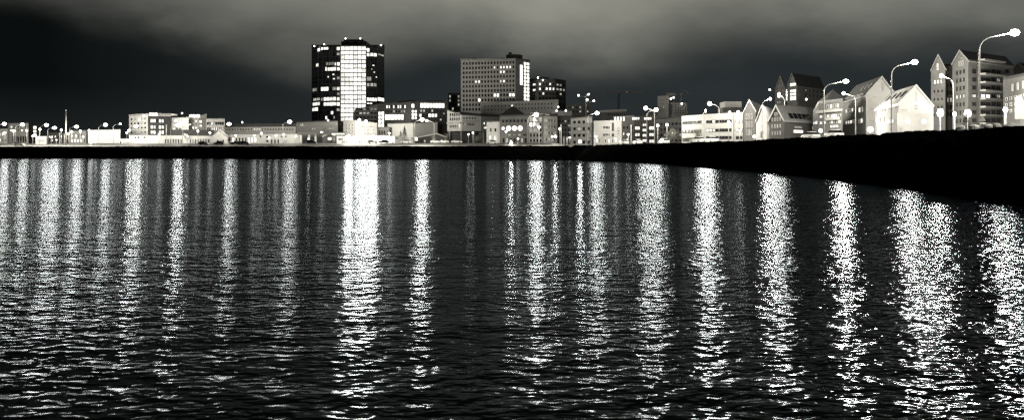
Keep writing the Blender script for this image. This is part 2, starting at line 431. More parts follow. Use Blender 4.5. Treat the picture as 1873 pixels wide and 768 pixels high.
def gable(name, label, A, B, C, y_eave, y_peak, wall, roofm, cat='house', front=None, z0=None, over=.35, peak_at=.5, side='right'):
    """house whose gable runs A-B (px, D); its long side runs from B (side right) or A (left) to C"""
    a, b_, c = P(*A), P(*B), P(*C)
    bk = (c - b_) if side == 'right' else (c - a)
    mid = (a + b_) / 2
    z0 = ground(mid.x, mid.y) - .4 if z0 is None else z0
    H = Building.__new__(Building)
    H.z0 = z0; H.off = (mid.x, mid.y, z0); H.root = root(name, label, cat, H.off)
    H.p = [a, b_, c] if side == 'right' else [c, a, b_]
    ze = Z(y_eave, a.y); zp = Z(y_peak, mid.y); pk = a + (b_ - a) * peak_at
    vs = [Vector((q.x, q.y, z)) for q, z in ((a, z0), (b_, z0), (b_, ze), (pk, zp), (a, ze))]
    vs += [v + bk for v in vs]
    side_faces = [(1, 6, 7, 2), (5, 0, 4, 9), (6, 5, 9, 8, 7), (0, 5, 6, 1)]
    H.part('wall', MB().add(vs, side_faces + ([] if front else [(0, 1, 2, 3, 4)])), wall)
    if front:
        n_ = Vector(((b_ - a).y, -(b_ - a).x, 0)).normalized() * .12
        fv = [v + n_ for v in vs[:5]] + [v for v in vs[:5]]
        H.part('gable_wall', MB().add(fv, [(0, 1, 2, 3, 4), (5, 6, 1, 0), (6, 7, 2, 1), (7, 8, 3, 2), (8, 9, 4, 3), (9, 5, 0, 4)]), front)
    # roof: two slabs
    e = bk.normalized() * over; rb = MB(); up = Vector((0, 0, .22))
    for q in (a, b_):
        d = Vector((q.x, q.y, ze)) - Vector((pk.x, pk.y, zp)); q0 = Vector((pk.x, pk.y, zp)) + up * .2; q1 = q0 + d * (1 + over / d.length)
        f_ = [q0 - e, q1 - e, q1 + bk + e, q0 + bk + e]
        rb.add(f_ + [v + up for v in f_], [(0, 1, 2, 3), (7, 6, 5, 4), (0, 4, 5, 1), (1, 5, 6, 2), (2, 6, 7, 3), (3, 7, 4, 0)])
    H.roof = H.part('roof', rb, roofm)
    # pale bargeboards along the gable slopes, gutter along the visible eave
    nb = Vector(((b_ - a).y, -(b_ - a).x, 0)).normalized()
    if nb.dot(bk) > 0: nb = -nb
    nb *= over + .03
    for q in (a, b_):
        d = Vector((q.x, q.y, ze)) - Vector((pk.x, pk.y, zp)); q0 = Vector((pk.x, pk.y, zp + .12)) - bk.normalized() * (over + .02); q1 = q0 + d * (1 + over / d.length)
        e2 = -bk.normalized() * .06; f_ = [q0 + Vector((0, 0, .2)), q1 + Vector((0, 0, .2)), q1 - Vector((0, 0, .2)), q0 - Vector((0, 0, .28))]
        H.part('bargeboard', MB().add(f_ + [v + e2 for v in f_], [(3, 2, 1, 0), (4, 5, 6, 7), (0, 1, 5, 4), (1, 2, 6, 5), (2, 3, 7, 6), (3, 0, 4, 7)]), FRAME)
    sq = b_ if side == 'right' else a; so = (b_ - a).normalized() * (over * .9) * (1 if side == 'right' else -1)
    g0 = Vector((sq.x, sq.y, ze - .25)) + so; H.part('gutter', MB().tube([g0, g0 + bk], .11, 6), FRAME)
    H.a, H.b, H.bk, H.pk, H.ze, H.zp = a, b_, bk, pk, ze, zp
    return H
def skylights(H, side, n, u0, u1, v, m, w=.9, h=1.3):
    """roof windows: u along the ridge, v down the slope"""
    q = H.b if side == 'b' else H.a
    pk = Vector((H.pk.x, H.pk.y, H.zp + .3)); d = Vector((q.x, q.y, H.ze + .3)) - pk
    al = H.bk.normalized(); dn = d.normalized(); nn_ = al.cross(dn)
    if nn_.z < 0: nn_ = -nn_
    for i in range(n):
        c = pk + H.bk * (u0 + (u1 - u0) * i / max(1, n - 1)) + d * v + nn_ * .06
        vs = [c + al * sx_ * w / 2 + dn * sy_ * h / 2 + nn_ * k for k in (0, .12) for sx_, sy_ in ((-1, -1), (1, -1), (1, 1), (-1, 1))]
        H.part('roof_window', MB().add(vs, [(0, 1, 2, 3), (7, 6, 5, 4), (0, 4, 5, 1), (1, 5, 6, 2), (2, 6, 7, 3), (3, 7, 4, 0)]), m, H.roof)

# ---- glass tower
T = Building('office_tower', 'tall dark glass office tower with a brightly lit full height stair shaft', [(570, 492), (586, 482), (615, 477), (670, 477), (690, 481), (703, 492)], [84, 84, 84, 84, 84, 84], 28,
             None or mat('tower_glass', .02, .12, .5, .5), BLACKC, 'tower', z0=6)
m = MATS['tower_glass']; tt = NT(m.node_tree)
co = tt.n('ShaderNodeTexCoord').outputs['Object']; s_ = tt.n('ShaderNodeSeparateXYZ'); tt.l(co, s_.inputs[0])
c_ = tt.n('ShaderNodeCombineXYZ'); tt.l(tt.m('ADD', s_.outputs[0], tt.m('MULTIPLY', s_.outputs[1], .6)), c_.inputs[0]); tt.l(s_.outputs[2], c_.inputs[1])
bt = tt.n('ShaderNodeTexBrick'); tt.l(c_.outputs[0], bt.inputs[0]); bt.offset = 0; bt.inputs['Scale'].default_value = 1
bt.inputs['Brick Width'].default_value = 1.5; bt.inputs['Row Height'].default_value = 2.6; bt.inputs['Mortar Size'].default_value = .09
bt.inputs['Color1'].default_value = (.012, .014, .016, 1); bt.inputs['Color2'].default_value = (.05, .055, .058, 1); bt.inputs['Mortar'].default_value = (.10, .10, .10, 1)
b = tt.n('ShaderNodeBsdfPrincipled'); tt.l(bt.outputs[0], b.inputs['Base Color']); b.inputs['Roughness'].default_value = .15
o = tt.n('ShaderNodeOutputMaterial'); tt.l(b.outputs[0], o.inputs[0])
FH = 8.1
# lit stair shaft, proud of the facade
D0 = 475.5
sb = MB().prism([P(622, D0), P(669.5, D0), P(669.5, 479), P(622, 479)], 6, Z(84, D0)); T.part('stair_shaft', sb, GREY)
T.p.insert(3, P(622, D0 - .01)); T.p.insert(4, P(669.5, D0 - .01))
for r in range(17):
    for c in range(6):
        x0 = 623.2 + c * 7.7
        if r > 14 and c > 2: continue
        y0 = 84.8 + r * FH
        T.win(3, x0, x0 + 7.7, y0, y0 + FH, 1, 1, .93, .87, 'all', SHAFT, frame=GREY, mull=2)
T.p.pop(4); T.p.pop(3)
def tlit(px0, px1, y0, y1, m=LIT):
    pm = (px0 + px1) / 2
    f = 0 if pm < 586 else 1 if pm < 615 else 2 if pm < 669.5 else 3 if pm < 690 else 4
    T.win(f, px0, px1, y0, y1, max(1, round((px1 - px0) / 5)), 1, .92, .88, 'all', m, frame=DFRAME, mull=2)
for a in [(581, 585.9, 88, 95), (587, 601, 86.5, 92), (615.5, 621.8, 86, 93), (615.5, 621.8, 96, 102, DIM), (578, 583, 116, 123), (596, 611, 113.5, 120, DIM), (612, 615, 114, 121), (616, 621.8, 114, 121),
          (595, 598, 122, 131), (599, 614.5, 123, 130.5), (615.5, 621.8, 123, 130), (608, 612, 135, 138.5), (599, 602, 139, 143), (609, 613, 143, 146), (616, 621.8, 140, 146, DIM), (587, 601, 159, 167), (608, 614.5, 159, 166, DIM), (615.5, 621.8, 159, 166),
          (572, 580, 161, 168, DIM), (592, 614.5, 177.5, 185), (615.5, 621.8, 177.5, 185), (573, 585.5, 179, 185, DIM), (587, 591, 179, 185, DIM), (572, 585.5, 187, 194), (592, 614.5, 187, 194, LITB), (615.5, 621.8, 187, 194, LITB), (571, 582, 196.5, 204),
          (605, 610, 203, 210), (595, 599, 212, 219), (610, 613, 212, 218, DIM), (615.5, 621.8, 198, 204, DIM), (616, 621.8, 169, 175, DIM),
          (670.5, 676, 88, 96), (677, 689.5, 97, 104, LIT), (670.5, 676, 97, 104), (691, 702, 99, 103, DIM), (681, 685, 119, 121), (679, 681, 126, 128), (683, 686, 131, 134), (689.8, 689.9, 141, 142) if 0 else (687, 689.5, 140, 143), (670.5, 679, 140, 149, DIM), (670.5, 676, 152, 159, DIM),
          (670.5, 689.5, 178.5, 186, LITB), (690.5, 702.5, 178.5, 186, LITB), (670.5, 681, 188, 191), (670.5, 680, 196, 199, DIM), (677, 689, 152, 159, DIM)]:
    tlit(*a)
T.rooftop(624, 670, 76, 84, BLACKC, 'penthouse', 1, 14); T.rooftop(629, 664, 72.5, 75.7, BLACKC, 'penthouse', 3, 9)
# ---- hotel
Hh = Building('hotel_tower', 'pale grey high rise hotel with a grid of small square windows', [(843, 432), (943, 424), (969, 436)], [111, 110, 112], 20, PALE, GREY, 'hotel', z0=6, parapet=.8)
on = {(10, 1), (12, 1), (13, 1), (14, 1), (15, 1), (12, 2), (13, 2), (4, 4), (5, 4), (12, 4), (13, 4), (10, 7), (11, 7), (15, 7), (16, 7), (5, 8), (14, 9), (15, 9), (8, 10), (9, 10)}
# the hundred or so largest windows are parts, the last rows low down behind other roofs are one part
Hh.win(0, 845.5, 942, 111.6, 111.6 + 8.42 * 6, 17, 6, .54, .56, on, frame=DFRAME)
q = Building.__new__(Building)
a, b_ = Hh.p[0], Hh.p[1]; dd = b_ - a; rz = math.atan2(dd.y, dd.x); nv = Vector((dd.y, -dd.x, 0)).normalized()
wb = MB(); lb = MB()
for r in range(6, 11):
    for c in range(17):
        px = 845.5 + 96.5 * (c + .5) / 17; tt_ = Hh.facet_t(0, px); q = a + dd * tt_ - nv * .02
        zc = Z(111.6 + 8.42 * (r + .5), 428)
        (lb if (c, r) in on else wb).box((q.x, q.y, zc), (.95, .2, 1.4), 0, rz)
o = Hh.part('window_rows', wb, GLASS); o['kind'] = 'stuff'
Hh.part('lit_window_rows', lb, LIT)['kind'] = 'stuff'
Hh.win(1, 957.5, 968.3, 114, 185, 2, 11, .8, .82, 'all', LITB, frame=DFRAME)
Hh.win(1, 950, 956.5, 119, 156, 1, 1, .8, 1, 'all', SHAFT, frame=PALE)
D = 430
Hh.part('penthouse', MB().prism([Vector((X(940, D) + math.cos(a_) * 4.2, D + 8 + math.sin(a_) * 4.2, 0)) for a_ in [k * math.pi / 6 for k in range(12)]], Z(110, D), Z(98, D)), DARKC)
Hh.rooftop(906, 924, 106.5, 109.5, DARKC, 'vent_box', 5); Hh.rooftop(864, 871, 107, 110, DARKC, 'vent_box', 5)
Hh.rooftop(930, 936, 96, 98.5, DARKC, 'vent_box', 6, 3); Hh.rooftop(945, 956, 101, 108, GREY, 'vent_box', 8, 5)
N = Building('hotel_wing', 'low grey wing in front of the hotel with two rows of windows', [(880, 412), (1021, 400)], [190, 184], 12, GREY, GREY, z0=6)
N.win(0, 941, 1012, 187, 202, 12, 2, .5, .55, frame=PALE); N.win(0, 884, 940, 191, 204, 9, 2, .5, .5, .04, frame=PALE)
O = Building('apartment_block', 'dark apartment block with lit windows beside the hotel', [(970, 442), (984, 436), (1016, 436), (1035, 445)], [146, 146, 146, 149], 16, DARKC, BLACKC, z0=6)
O.p0 = O.p
O.win(0, 971, 984, 150, 190, 1, 4, .4, .4, {(0, 0), (0, 1)}, frame=FRAME)
O.win(1, 984.5, 1015.5, 150, 193, 5, 5, .62, .55, {(0, 0), (0, 1), (2, 1), (3, 1), (4, 1), (3, 0), (1, 2)}, frame=DFRAME, lit_m=LIT)
O.win(2, 1016.5, 1034, 152, 193, 3, 5, .7, .5, {(0, 0), (1, 0), (0, 1), (1, 1), (2, 1), (1, 2)}, frame=DFRAME, lit_m=DIM)
O.rooftop(988, 1004, 141.5, 146, BLACKC); 
SB = Building('apartment_block', 'small dark block with scattered lit windows left of the hotel', [(820, 470), (842, 470)], 172, 14, DARKC, BLACKC, z0=6)
SB.win(0, 820.5, 841.5, 173, 203, 4, 4, .6, .65, {(0, 0), (3, 0), (3, 1), (0, 1), (3, 2), (1, 3)}, frame=DFRAME, lit_m=DIM)

# ---- dark office group right of the tower
I = Building('office_block', 'dark stepped office building at the foot of the glass tower', [(648, 430), (692, 428)], [203, 191], 14, DARKC, BLACKC, z0=6)
I.win(0, 650, 690, 196, 226, 6, 4, .8, .5, {(2, 0), (4, 0), (5, 0), (1, 1), (2, 1), (3, 1)}, frame=DFRAME, lit_m=DIM)
J = Building('office_block', 'long black office building with glowing strip windows behind the grey hall', [(690, 425), (752, 422), (818, 425)], [192, 188, 187], 16, BLACKC, BLACKC, z0=6)
J.win(0, 691.5, 703, 204, 233, 2, 4, .85, .85, 'all', LITB, frame=DFRAME)
J.win(0, 704, 738.5, 209, 220, 6, 1, .96, .9, 'all', LITB, frame=DFRAME)
J.win(0, 706, 743, 192, 199, 9, 1, .7, .8, {(0, 0), (1, 0), (3, 0), (5, 0), (6, 0), (8, 0)}, frame=DFRAME); J.win(0, 704, 742, 201, 207, 8, 1, .7, .8, .2, frame=DFRAME, lit_m=DIM)
J.win(1, 752.5, 763, 201, 219, 2, 3, .85, .85, 'all', LITB, frame=DFRAME); J.win(1, 752.5, 758, 190, 198, 1, 1, .9, .9, 'all', LITB, frame=DFRAME)
J.win(1, 768.5, 813, 188.5, 198, 8, 1, .97, .9, 'all', LITB, frame=DFRAME); J.win(1, 766, 800, 208, 215, 6, 1, .9, .9, {(3, 0), (4, 0), (5, 0), (0, 0)}, frame=DFRAME)
J.win(1, 768, 813, 200, 206, 9, 1, .7, .8, {(0, 0), (1, 0), (4, 0)}, frame=DFRAME, lit_m=DIM); J.win(1, 803, 815, 205, 222, 2, 3, .6, .6, {(1, 0), (0, 2)}, frame=DFRAME, lit_m=DIM)
J.rooftop(727, 760, 184, 188.5, BLACKC); J.rooftop(780, 812, 184.5, 187, BLACKC)
K = Building('warehouse', 'windowless grey clad hall behind the double headed lamp', [(709, 400), (756, 392), (800, 398)], [227, 226, 224], 14, PALE, RFD, 'warehouse', parapet=.4)
K.band(1, 757, 799, 259, 263, DARKC, 'plinth'); K.win(0, 752, 755.5, 251, 258, 1, 1, .9, .9, 'all', DIM)
K.win(1, 757, 764.5, 250.5, 258, 1, 1, .95, .95, 'all', LIT)
KS = gable('shed', 'black pitched roof shed in front of the grey hall', (764, 380), (818, 380), (818, 392), 252, 245, BLACKC, RFD, 'shed', peak_at=.65)
KS.win(0, 768, 780, 255, 262, 2, 1, .6, .8, {(1, 0)}, lit_m=DIM, frame=DFRAME); KS.win(0, 788, 812, 255, 262, 3, 1, .5, .7, {(2, 0), (0, 0)}, frame=DFRAME)
L = Building('modern_villa', 'white modernist building with a slanting roof fin and rows of windows', [(818, 395), (844, 390), (880, 392), (915, 402)], [202, 211, 213, 214], 12, WHITE, RFD, z0=Z(240, 392))
L.win(0, 822, 842, 206, 222, 5, 2, .75, .8, frame=FRAME); L.win(0, 822, 842, 227, 236, 6, 1, .7, .7, frame=FRAME)
L.win(1, 846, 872, 214, 219, 5, 1, .75, .8, frame=FRAME); L.win(1, 846, 868, 224, 231, 8, 1, .7, .7, {(1, 0), (2, 0)}, lit_m=DIM); L.win(2, 884, 890, 222, 238, 2, 2, .6, .5, {(0, 1), (1, 1), (0, 0)})
L.band(0, 818.5, 843.5, 224, 226, PALE, 'balcony', .8); L.band(1, 845, 870, 221, 223, PALE, 'balcony', .8)
gzz = ground(X(850, 392), 392)
for px in (822, 843, 866, 884, 908):
    L.part('pillar', MB().box((X(px, 394), 395, (gzz - .5 + Z(240, 394)) / 2), (.7, .7, Z(240, 394) - gzz + .5)), PALE)
L.part('ground_floor', MB().prism([P(826, 400), P(905, 400), P(905, 408), P(826, 408)], gzz - .5, Z(240, 395) - .01), DARKC)
# ---- front row, centre
Q = Building('town_house', 'small white house with two tall dark windows beside the dark brick building', [(890, 345), (914, 342)], [224, 223], 12, WHITE, RFD)
Q.win(0, 896, 899.5, 234, 242, 1, 1, .9, .9); Q.win(0, 904, 908.5, 234, 242, 1, 1, .9, .9); Q.win(0, 895, 899, 248, 255, 1, 1, .9, .9, 'all'); Q.win(0, 903, 909, 247, 260, 1, 1, .9, .9, 'all')
Pp = Building('office_block', 'brick office building with four glowing round windows and a dark pyramid roof', [(914, 340), (967, 335), (993, 335), (1020, 342)], [214, 212, 212, 211], 16, BRD, RFD, parapet=.6)
Pp.win(0, 917, 965, 217, 226, 7, 1, .55, .6, frame=DFRAME)
for cx_ in (920.5, 930.5, 941, 951.5):                # round glowing windows
    w_ = 4.8 if cx_ > 925 else 3; tq = Pp.facet_t(0, cx_); a, b_ = Pp.p[0], Pp.p[1]; dd = b_ - a; q = a + dd * tq; nv = Vector((dd.y, -dd.x, 0)).normalized(); u = dd.normalized()
    rr = w_ / 1500 * 338; c0 = Vector((q.x, q.y, Z(235, 338)))
    ring = [c0 + u * math.cos(k * math.pi / 8) * rr + Vector((0, 0, math.sin(k * math.pi / 8) * rr * .95)) for k in range(16)]
    Pp.part('round_window', MB().add([v + nv * .12 for v in ring] + [v + nv * .002 for v in ring], [tuple(range(16))] + [(k, k + 16, (k + 1) % 16 + 16, (k + 1) % 16) for k in range(16)]), LITB)
Pp.win(0, 927, 965, 244, 250, 4, 1, .6, .5, {(0, 0), (1, 0), (2, 0)}, lit_m=DIM, frame=DFRAME); Pp.win(0, 918, 965, 252, 262, 7, 1, .6, .85, {(1, 0), (5, 0)}, lit_m=DIM, frame=DFRAME)
Pp.win(1, 968, 992, 214, 262, 4, 5, .85, .85, {(0, 0), (3, 0), (0, 2), (2, 1)}, lit_m=DIM, frame=FRAME)
Pp.part('render_panel', MB().prism([P(994, 334.4), P(1019.5, 341.3), P(1019.5, 341.9), P(994, 335.1)], Pp.z0, Z(212.5, 335)), PALE)
Pp.p[2] = P(994, 334.35); Pp.p[3] = P(1019.5, 341.25)
Pp.win(2, 996, 1017, 215, 261, 4, 4, .65, .5, {(0, 0), (0, 1), (0, 2), (1, 3), (3, 2)}, lit_m=DIM, frame=FRAME)
pm = P(938, 347)
Pp.part('pyramid_roof', MB().add([(pm.x - 6, pm.y - 6, Z(213, 345)), (pm.x + 6, pm.y - 6, Z(213, 345)), (pm.x + 6, pm.y + 6, Z(213, 345)), (pm.x - 6, pm.y + 6, Z(213, 345)), (pm.x, pm.y, Z(194, 347))],
        [(0, 1, 4), (1, 2, 4), (2, 3, 4), (3, 0, 4)]), RFD)
Pp.part('canopy', MB().prism([P(970, 336), P(1005, 336), P(1005, 345), P(970, 345)], [Z(208, 336), Z(211, 336), Z(211, 336), Z(208, 336)], [Z(206.5, 336), Z(209.5, 336), Z(209.5, 336), Z(206.5, 336)]), METAL)
DG = Building('warehouse', 'dark low hall in the gap beside the white balcony building', [(1018, 350), (1048, 346)], [214, 214], 14, DARKC, RFD, 'warehouse')
DG.win(0, 1021, 1043, 218, 250, 4, 4, .7, .5, .2, lit_m=DIM, frame=DFRAME)
RB = Building('apartment_block', 'narrow overexposed white block with four stacked balconies', [(1044, 285), (1083, 280)], [219, 216], 12, WHITE, PALE)
for i in range(4):
    y = 228 + i * 12.3
    RB.band(0, 1044.2, 1083.5, y, y + 4, WHITE, 'balcony', 1.2)
    RB.win(0, 1047, 1081, y - 8.6, y - .4, 4, 1, .72, .8, {(1, 0)} if i % 2 else {(3, 0)}, lit_m=DIM, frame=FRAME)
SG = Building('office_block', 'plain grey office building split by a dark vertical slot', [(1086, 265), (1137, 258)], [224, 223], 14, GREY, GREY)
SG.band(0, 1119.5, 1123, 224.5, 240, BLACKC, 'slot', .05); SG.band(0, 1119.5, 1123, 244, 250, BLACKC, 'slot', .05)
SG.win(0, 1102, 1116.5, 229.5, 237, 1, 1, 1, .9, mull=5, frame=FRAME); SG.win(0, 1102, 1116.5, 243.5, 250, 1, 1, 1, .9, mull=5, frame=FRAME)
SG.win(0, 1129, 1134, 232, 247, 1, 3, .9, .4, frame=FRAME); SG.win(0, 1090, 1100, 252, 262, 2, 1, .6, .8, {(0, 0)}); SG.win(0, 1105, 1130, 254, 262, 4, 1, .5, .8, {(1, 0), (3, 0)})
TD = Building('office_block', 'dark block with faint square windows behind the balcony building', [(1036, 400), (1080, 400)], [192, 192], 14, DARKC, BLACKC, z0=6)
TD.win(0, 1038, 1078, 193, 208, 6, 2, .55, .5, {(1, 0), (3, 0), (3, 1), (5, 1)}, lit_m=DIM, frame=DFRAME)
TW = Building('office_block', 'low pale flat roofed annex beneath the dark block', [(1010, 385), (1046, 385)], [205, 205], 8, GREY, GREY, z0=6)
U = Building('office_block', 'distant dark office with a pale roof edge behind the split grey building', [(1096, 380), (1146, 376)], [206, 204], 14, DARKC, GREY, z0=6, parapet=1)
U.win(0, 1108, 1144, 207, 212, 10, 1, .6, .8, .1, frame=DFRAME, lit_m=DIM)
V = Building('apartment_block', 'black office building with square lit windows and roof lights near the twin lamps', [(1122, 300), (1160, 292), (1202, 288)], [216, 214, 211], 14, DARKC, BLACKC)
V.win(0, 1123, 1144, 213.5, 222.5, 4, 1, .8, .95, 'all', LITB, frame=DFRAME)
V.win(0, 1137.5, 1159, 228, 262, 3, 3, .5, .5, {(0, 1), (1, 2)}, frame=DFRAME)
V.win(1, 1161, 1171, 228.5, 264.5, 1, 3, .95, .5, 'all', LIT, frame=DFRAME, mull=2); V.win(1, 1175, 1183, 224, 262, 1, 4, .9, .55, 'all', LIT, frame=DFRAME, mull=2); V.win(1, 1187, 1197, 228.5, 264.5, 1, 3, .95, .5, 'all', LIT, frame=DFRAME, mull=2)
V.win(1, 1156, 1170, 214, 220, 4, 1, .8, .8, 'all', LITB, frame=DFRAME); V.win(1, 1178, 1192, 214.5, 220, 4, 1, .8, .8, 'all', LITB, frame=DFRAME)
XX = Building('apartment_block', 'dark bay windowed block between the twin lamps and the banded office', [(1198, 275), (1250, 268)], [219, 216], 14, BRD, BLACKC)
XX.win(0, 1200, 1248, 222, 262, 7, 4, .55, .5, {(0, 1), (2, 2), (3, 3), (6, 2)}, lit_m=DIM, frame=DFRAME); XX.win(0, 1228, 1236, 241, 247, 1, 1, 1, .9, 'all', LIT)
WL = Building('tower_block', 'pale slender block with an attached roof tower beyond the twin lamps', [(1203, 380), (1223, 376), (1224, 380)], [178, 177, 177], 12, PALE, PALE, z0=6)
WL.win(0, 1206, 1222, 180, 206, 3, 4, .4, .35, {(1, 2)}, frame=FRAME, lit_m=DIM); WL.rooftop(1222, 1236, 170, 178, GREY, 'plant_room', 1)
WD = Building('tower_block', 'dark square block topped with a satellite mast beside the pale slender block', [(1225, 378), (1232, 374), (1257, 374)], [186, 188, 188], 12, GREY, BLACKC, z0=6)
WD.win(0, 1226, 1231.5, 190, 210, 1, 5, .5, .5, frame=DFRAME, dark=GLASS); WD.win(1, 1234, 1256, 190, 209, 5, 4, .4, .45, {(4, 0)}, frame=DFRAME, lit_m=DIM)
D = 380
WD.part('mast', MB().tube([P(1246, D, Z(188, D)), P(1246, D, Z(172, D)), P(1252, D, Z(164, D))], [.35, .3, .12]), METAL)
WD.part('mast_arm', MB().tube([P(1240, D, Z(172, D)), P(1253, D, Z(171, D)), P(1262, D, Z(173.5, D))], [.3, .3, .1]).tube([P(1250, D, Z(163.5, D)), P(1262, D, Z(173, D))], .15), METAL)
# ---- banded office
Y = Building('office_block', 'three storey office building with pale concrete bands and ribbon windows', [(1247, 232), (1286, 222), (1359, 212)], [216, 213, 209], 16, PALE, PALE)
Y.p[1] = P(1286, 222)
for i, yy in enumerate((221.5, 237.8, 252)):
    Y.win(0, 1249, 1283, yy, yy + (5.6 if i < 2 else 6.5), 6, 1, .99, 1, {(3, 0), (4, 0)} if i == 0 else (), lit_m=DIM, frame=DFRAME)
for i, yy in enumerate((219.5, 235.5, 249)):
    Y.win(1, 1292, 1338, yy, yy + 5.8, 8, 1, .99, 1, [{(2, 0)}, {(0, 0), (1, 0), (2, 0)}, ()][i], lit_m=LIT, frame=DFRAME)
    Y.win(1, 1346, 1358.5, yy, yy + 5.8, 2, 1, .9, 1, {(0, 0), (1, 0)} if i < 2 else (), lit_m=LITB, frame=DFRAME)
Y.rooftop(1322, 1358, 197, 209, DARKC, 'plant_room', 8, 6); Y.rooftop(1326, 1356.5, 186, 196.5, PALE, 'water_tank', 9, 6)
Y.band(1, 1339.5, 1343, 210, 262, GREY, 'pilaster', .25)

# ---- left shore
def B(*a, **k): return Building(*a, **k)
b1 = B('office_block', 'blurred white building with column facade at the far left shore', [(-20, 385), (14, 384)], 236, 14, WHITE, RFD)
b1.win(0, -18, 13, 240, 262, 6, 2, .5, .5, .5, frame=FRAME)
b2 = B('office_block', 'pale two storey hall with tall pillars between the first harbour lamps', [(15, 392), (52, 390)], 226, 14, PALE, RFD)
b2.win(0, 22, 50, 249, 261, 6, 1, .55, .9, .3, frame=DFRAME); b2.win(0, 18, 50, 229, 242, 5, 2, .6, .6, .4, frame=FRAME)
b3 = B('tower_block', 'slim dark tower with three stacked square lit windows', [(53, 400), (72, 400)], 229, 10, BLACKC, BLACKC)
b3.win(0, 60, 68, 230, 251, 1, 3, .75, .75, 'all', LITB, frame=DFRAME)
b4 = B('kiosk', 'white box shaped kiosk standing at the roadside on the left shore', [(65, 366), (85, 365)], 250.5, 6, WHITE, PALE, 'kiosk', parapet=.25)
b4.win(0, 68, 82, 255, 258.5, 3, 1, .8, .8, 'all', DIM)
b5 = B('warehouse', 'dark shed behind the three slim posts left of the flagpole', [(86, 395), (128, 392)], 244, 12, DARKC, RFD, 'warehouse')
b5.win(0, 88, 126, 247, 260, 7, 2, .5, .5, .35, frame=DFRAME)
b6 = B('office_block', 'grey open fronted building right of the flagpole', [(126, 388), (158, 386)], 240, 12, GREY, RFD)
b6.win(0, 129, 157, 244, 262, 5, 2, .6, .6, .35, frame=FRAME)
b7 = B('office_block', 'white two storey harbour office with four tiny dark windows', [(161, 376), (220, 374)], [240, 239], 14, WHITE, PALE)
b7.win(0, 168, 206, 242.5, 259, 5, 2, .14, .22, frame=FRAME); b7.band(0, 172, 219, 262, 264.5, DARKC, 'plinth', .2)
b8 = B('shed', 'low white shed with a row of dark openings beside the harbour office', [(218, 372), (238, 372)], 255, 8, WHITE, PALE, 'shed', parapet=.3)
b8.win(0, 219, 222.5, 258, 265, 1, 1, .9, .9); b8.win(0, 225, 236.5, 260, 265, 5, 1, .6, .9)
b9 = B('apartment_block', 'four storey corner block with a bright face and dark balcony face', [(236, 390), (270, 382), (313, 388)], [213, 211, 211], 14, WHITE, PALE, parapet=.8)
b9.part('dark_facade', MB().prism([P(270.5, 381.6), P(313, 387.6), P(313, 387.9), P(270.5, 381.95)], b9.z0, Z(213, 385)), BLACKC)
b9.win(0, 238, 269, 214, 246, 5, 4, .6, .55, .55, frame=FRAME, lit_m=DIM)
b9.p[1] = P(270.5, 381.5); b9.p[2] = P(313, 387.5)
for i, yy in enumerate((218, 229.5, 239)): b9.win(1, 275, 300, yy, yy + 6.5, 5, 1, .9, .95, {(0, 0), (1, 0), (3, 0), (4, 0)}, lit_m=LIT, frame=DFRAME)
b9.rooftop(246, 312, 208, 210.5, WHITE, 'roof_terrace', 2, 8); b9.rooftop(273, 289, 205.5, 207.8, PALE, 'plant_room', 3, 4)
b9.win(1, 273, 288, 206.5, 212.5, 3, 1, .98, 1, 'all', LITB)
b10 = B('office_block', 'bright plastered building next to the corner block on the left shore', [(314, 400), (345, 398)], 217, 12, WHITE, PALE)
b10.win(0, 316, 343, 219, 246, 5, 4, .6, .5, .45, frame=FRAME, lit_m=LIT)
b11 = B('office_block', 'grey building with a glowing roof terrace and round portholes', [(344, 402), (363, 400), (378, 402)], [216, 214, 210], 12, GREY, GREY)
b11.win(0, 346, 366, 209.5, 215.5, 5, 1, .97, .95, 'all', LITB); b11.win(0, 345, 362, 219, 237, 3, 3, .6, .5, .2, frame=FRAME)
b11.win(1, 364, 370, 219, 234, 1, 2, .8, .6, 'all', LIT)
b12 = B('office_block', 'long office with two ribbon window bands on the left shore', [(377, 398), (411, 396)], 219, 12, WHITE, PALE)
b12.win(0, 378, 410, 223, 229, 8, 1, .8, .9, frame=DFRAME); b12.win(0, 378, 410, 233, 239, 8, 1, .8, .9, frame=DFRAME)
b13 = B('warehouse', 'long white waterfront hall with two rows of dark arched openings', [(236, 374), (300, 371), (392, 369)], [248, 248, 249], 14, WHITE, RFD, 'warehouse', parapet=.3)
b13.win(1, 300.5, 334, 254, 263, 7, 1, .55, .95, frame=FRAME); b13.win(1, 346, 384, 254, 263, 8, 1, .5, .95, frame=FRAME, on={(1, 0)}, lit_m=DIM)
b13.win(0, 245, 268, 248.8, 254.5, 4, 1, .7, .8, .2, frame=FRAME)
b13.part('gable', MB().prism([P(336, 368.5), P(344, 368.5), P(344, 376), P(336, 376)], Z(249, 370), [Z(244, 370), Z(246, 370), Z(246, 370), Z(244, 370)]), GREY)
b13r = B('warehouse', 'dark roofed shed rising behind the long white waterfront hall', [(312, 388), (392, 386)], [239, 240], 8, BLACKC, RFD, 'warehouse')
b14 = gable('shed', 'white gabled boat shed facing the water', (389, 366), (417, 366), (417, 380), 250, 238.5, WHITE, RFM, 'shed')
b14.win(1 if 0 else 0, 396, 411, 255, 264, 3, 1, .7, .9, {(1, 0)}, lit_m=DIM, frame=FRAME)
b15 = B('warehouse', 'very long flat warehouse with a thin row of square windows and dark roof', [(396, 405), (541, 400)], [233, 232], 16, WHITE, RFD, 'warehouse', parapet=1.6)
b15.win(0, 408, 538, 233.5, 240, 26, 1, .5, .55, frame=FRAME)
b16 = B('office_block', 'overlit white single storey terrace behind four low lamps', [(420, 378), (548, 376)], [247, 246], 12, WHITE, PALE, parapet=.3)
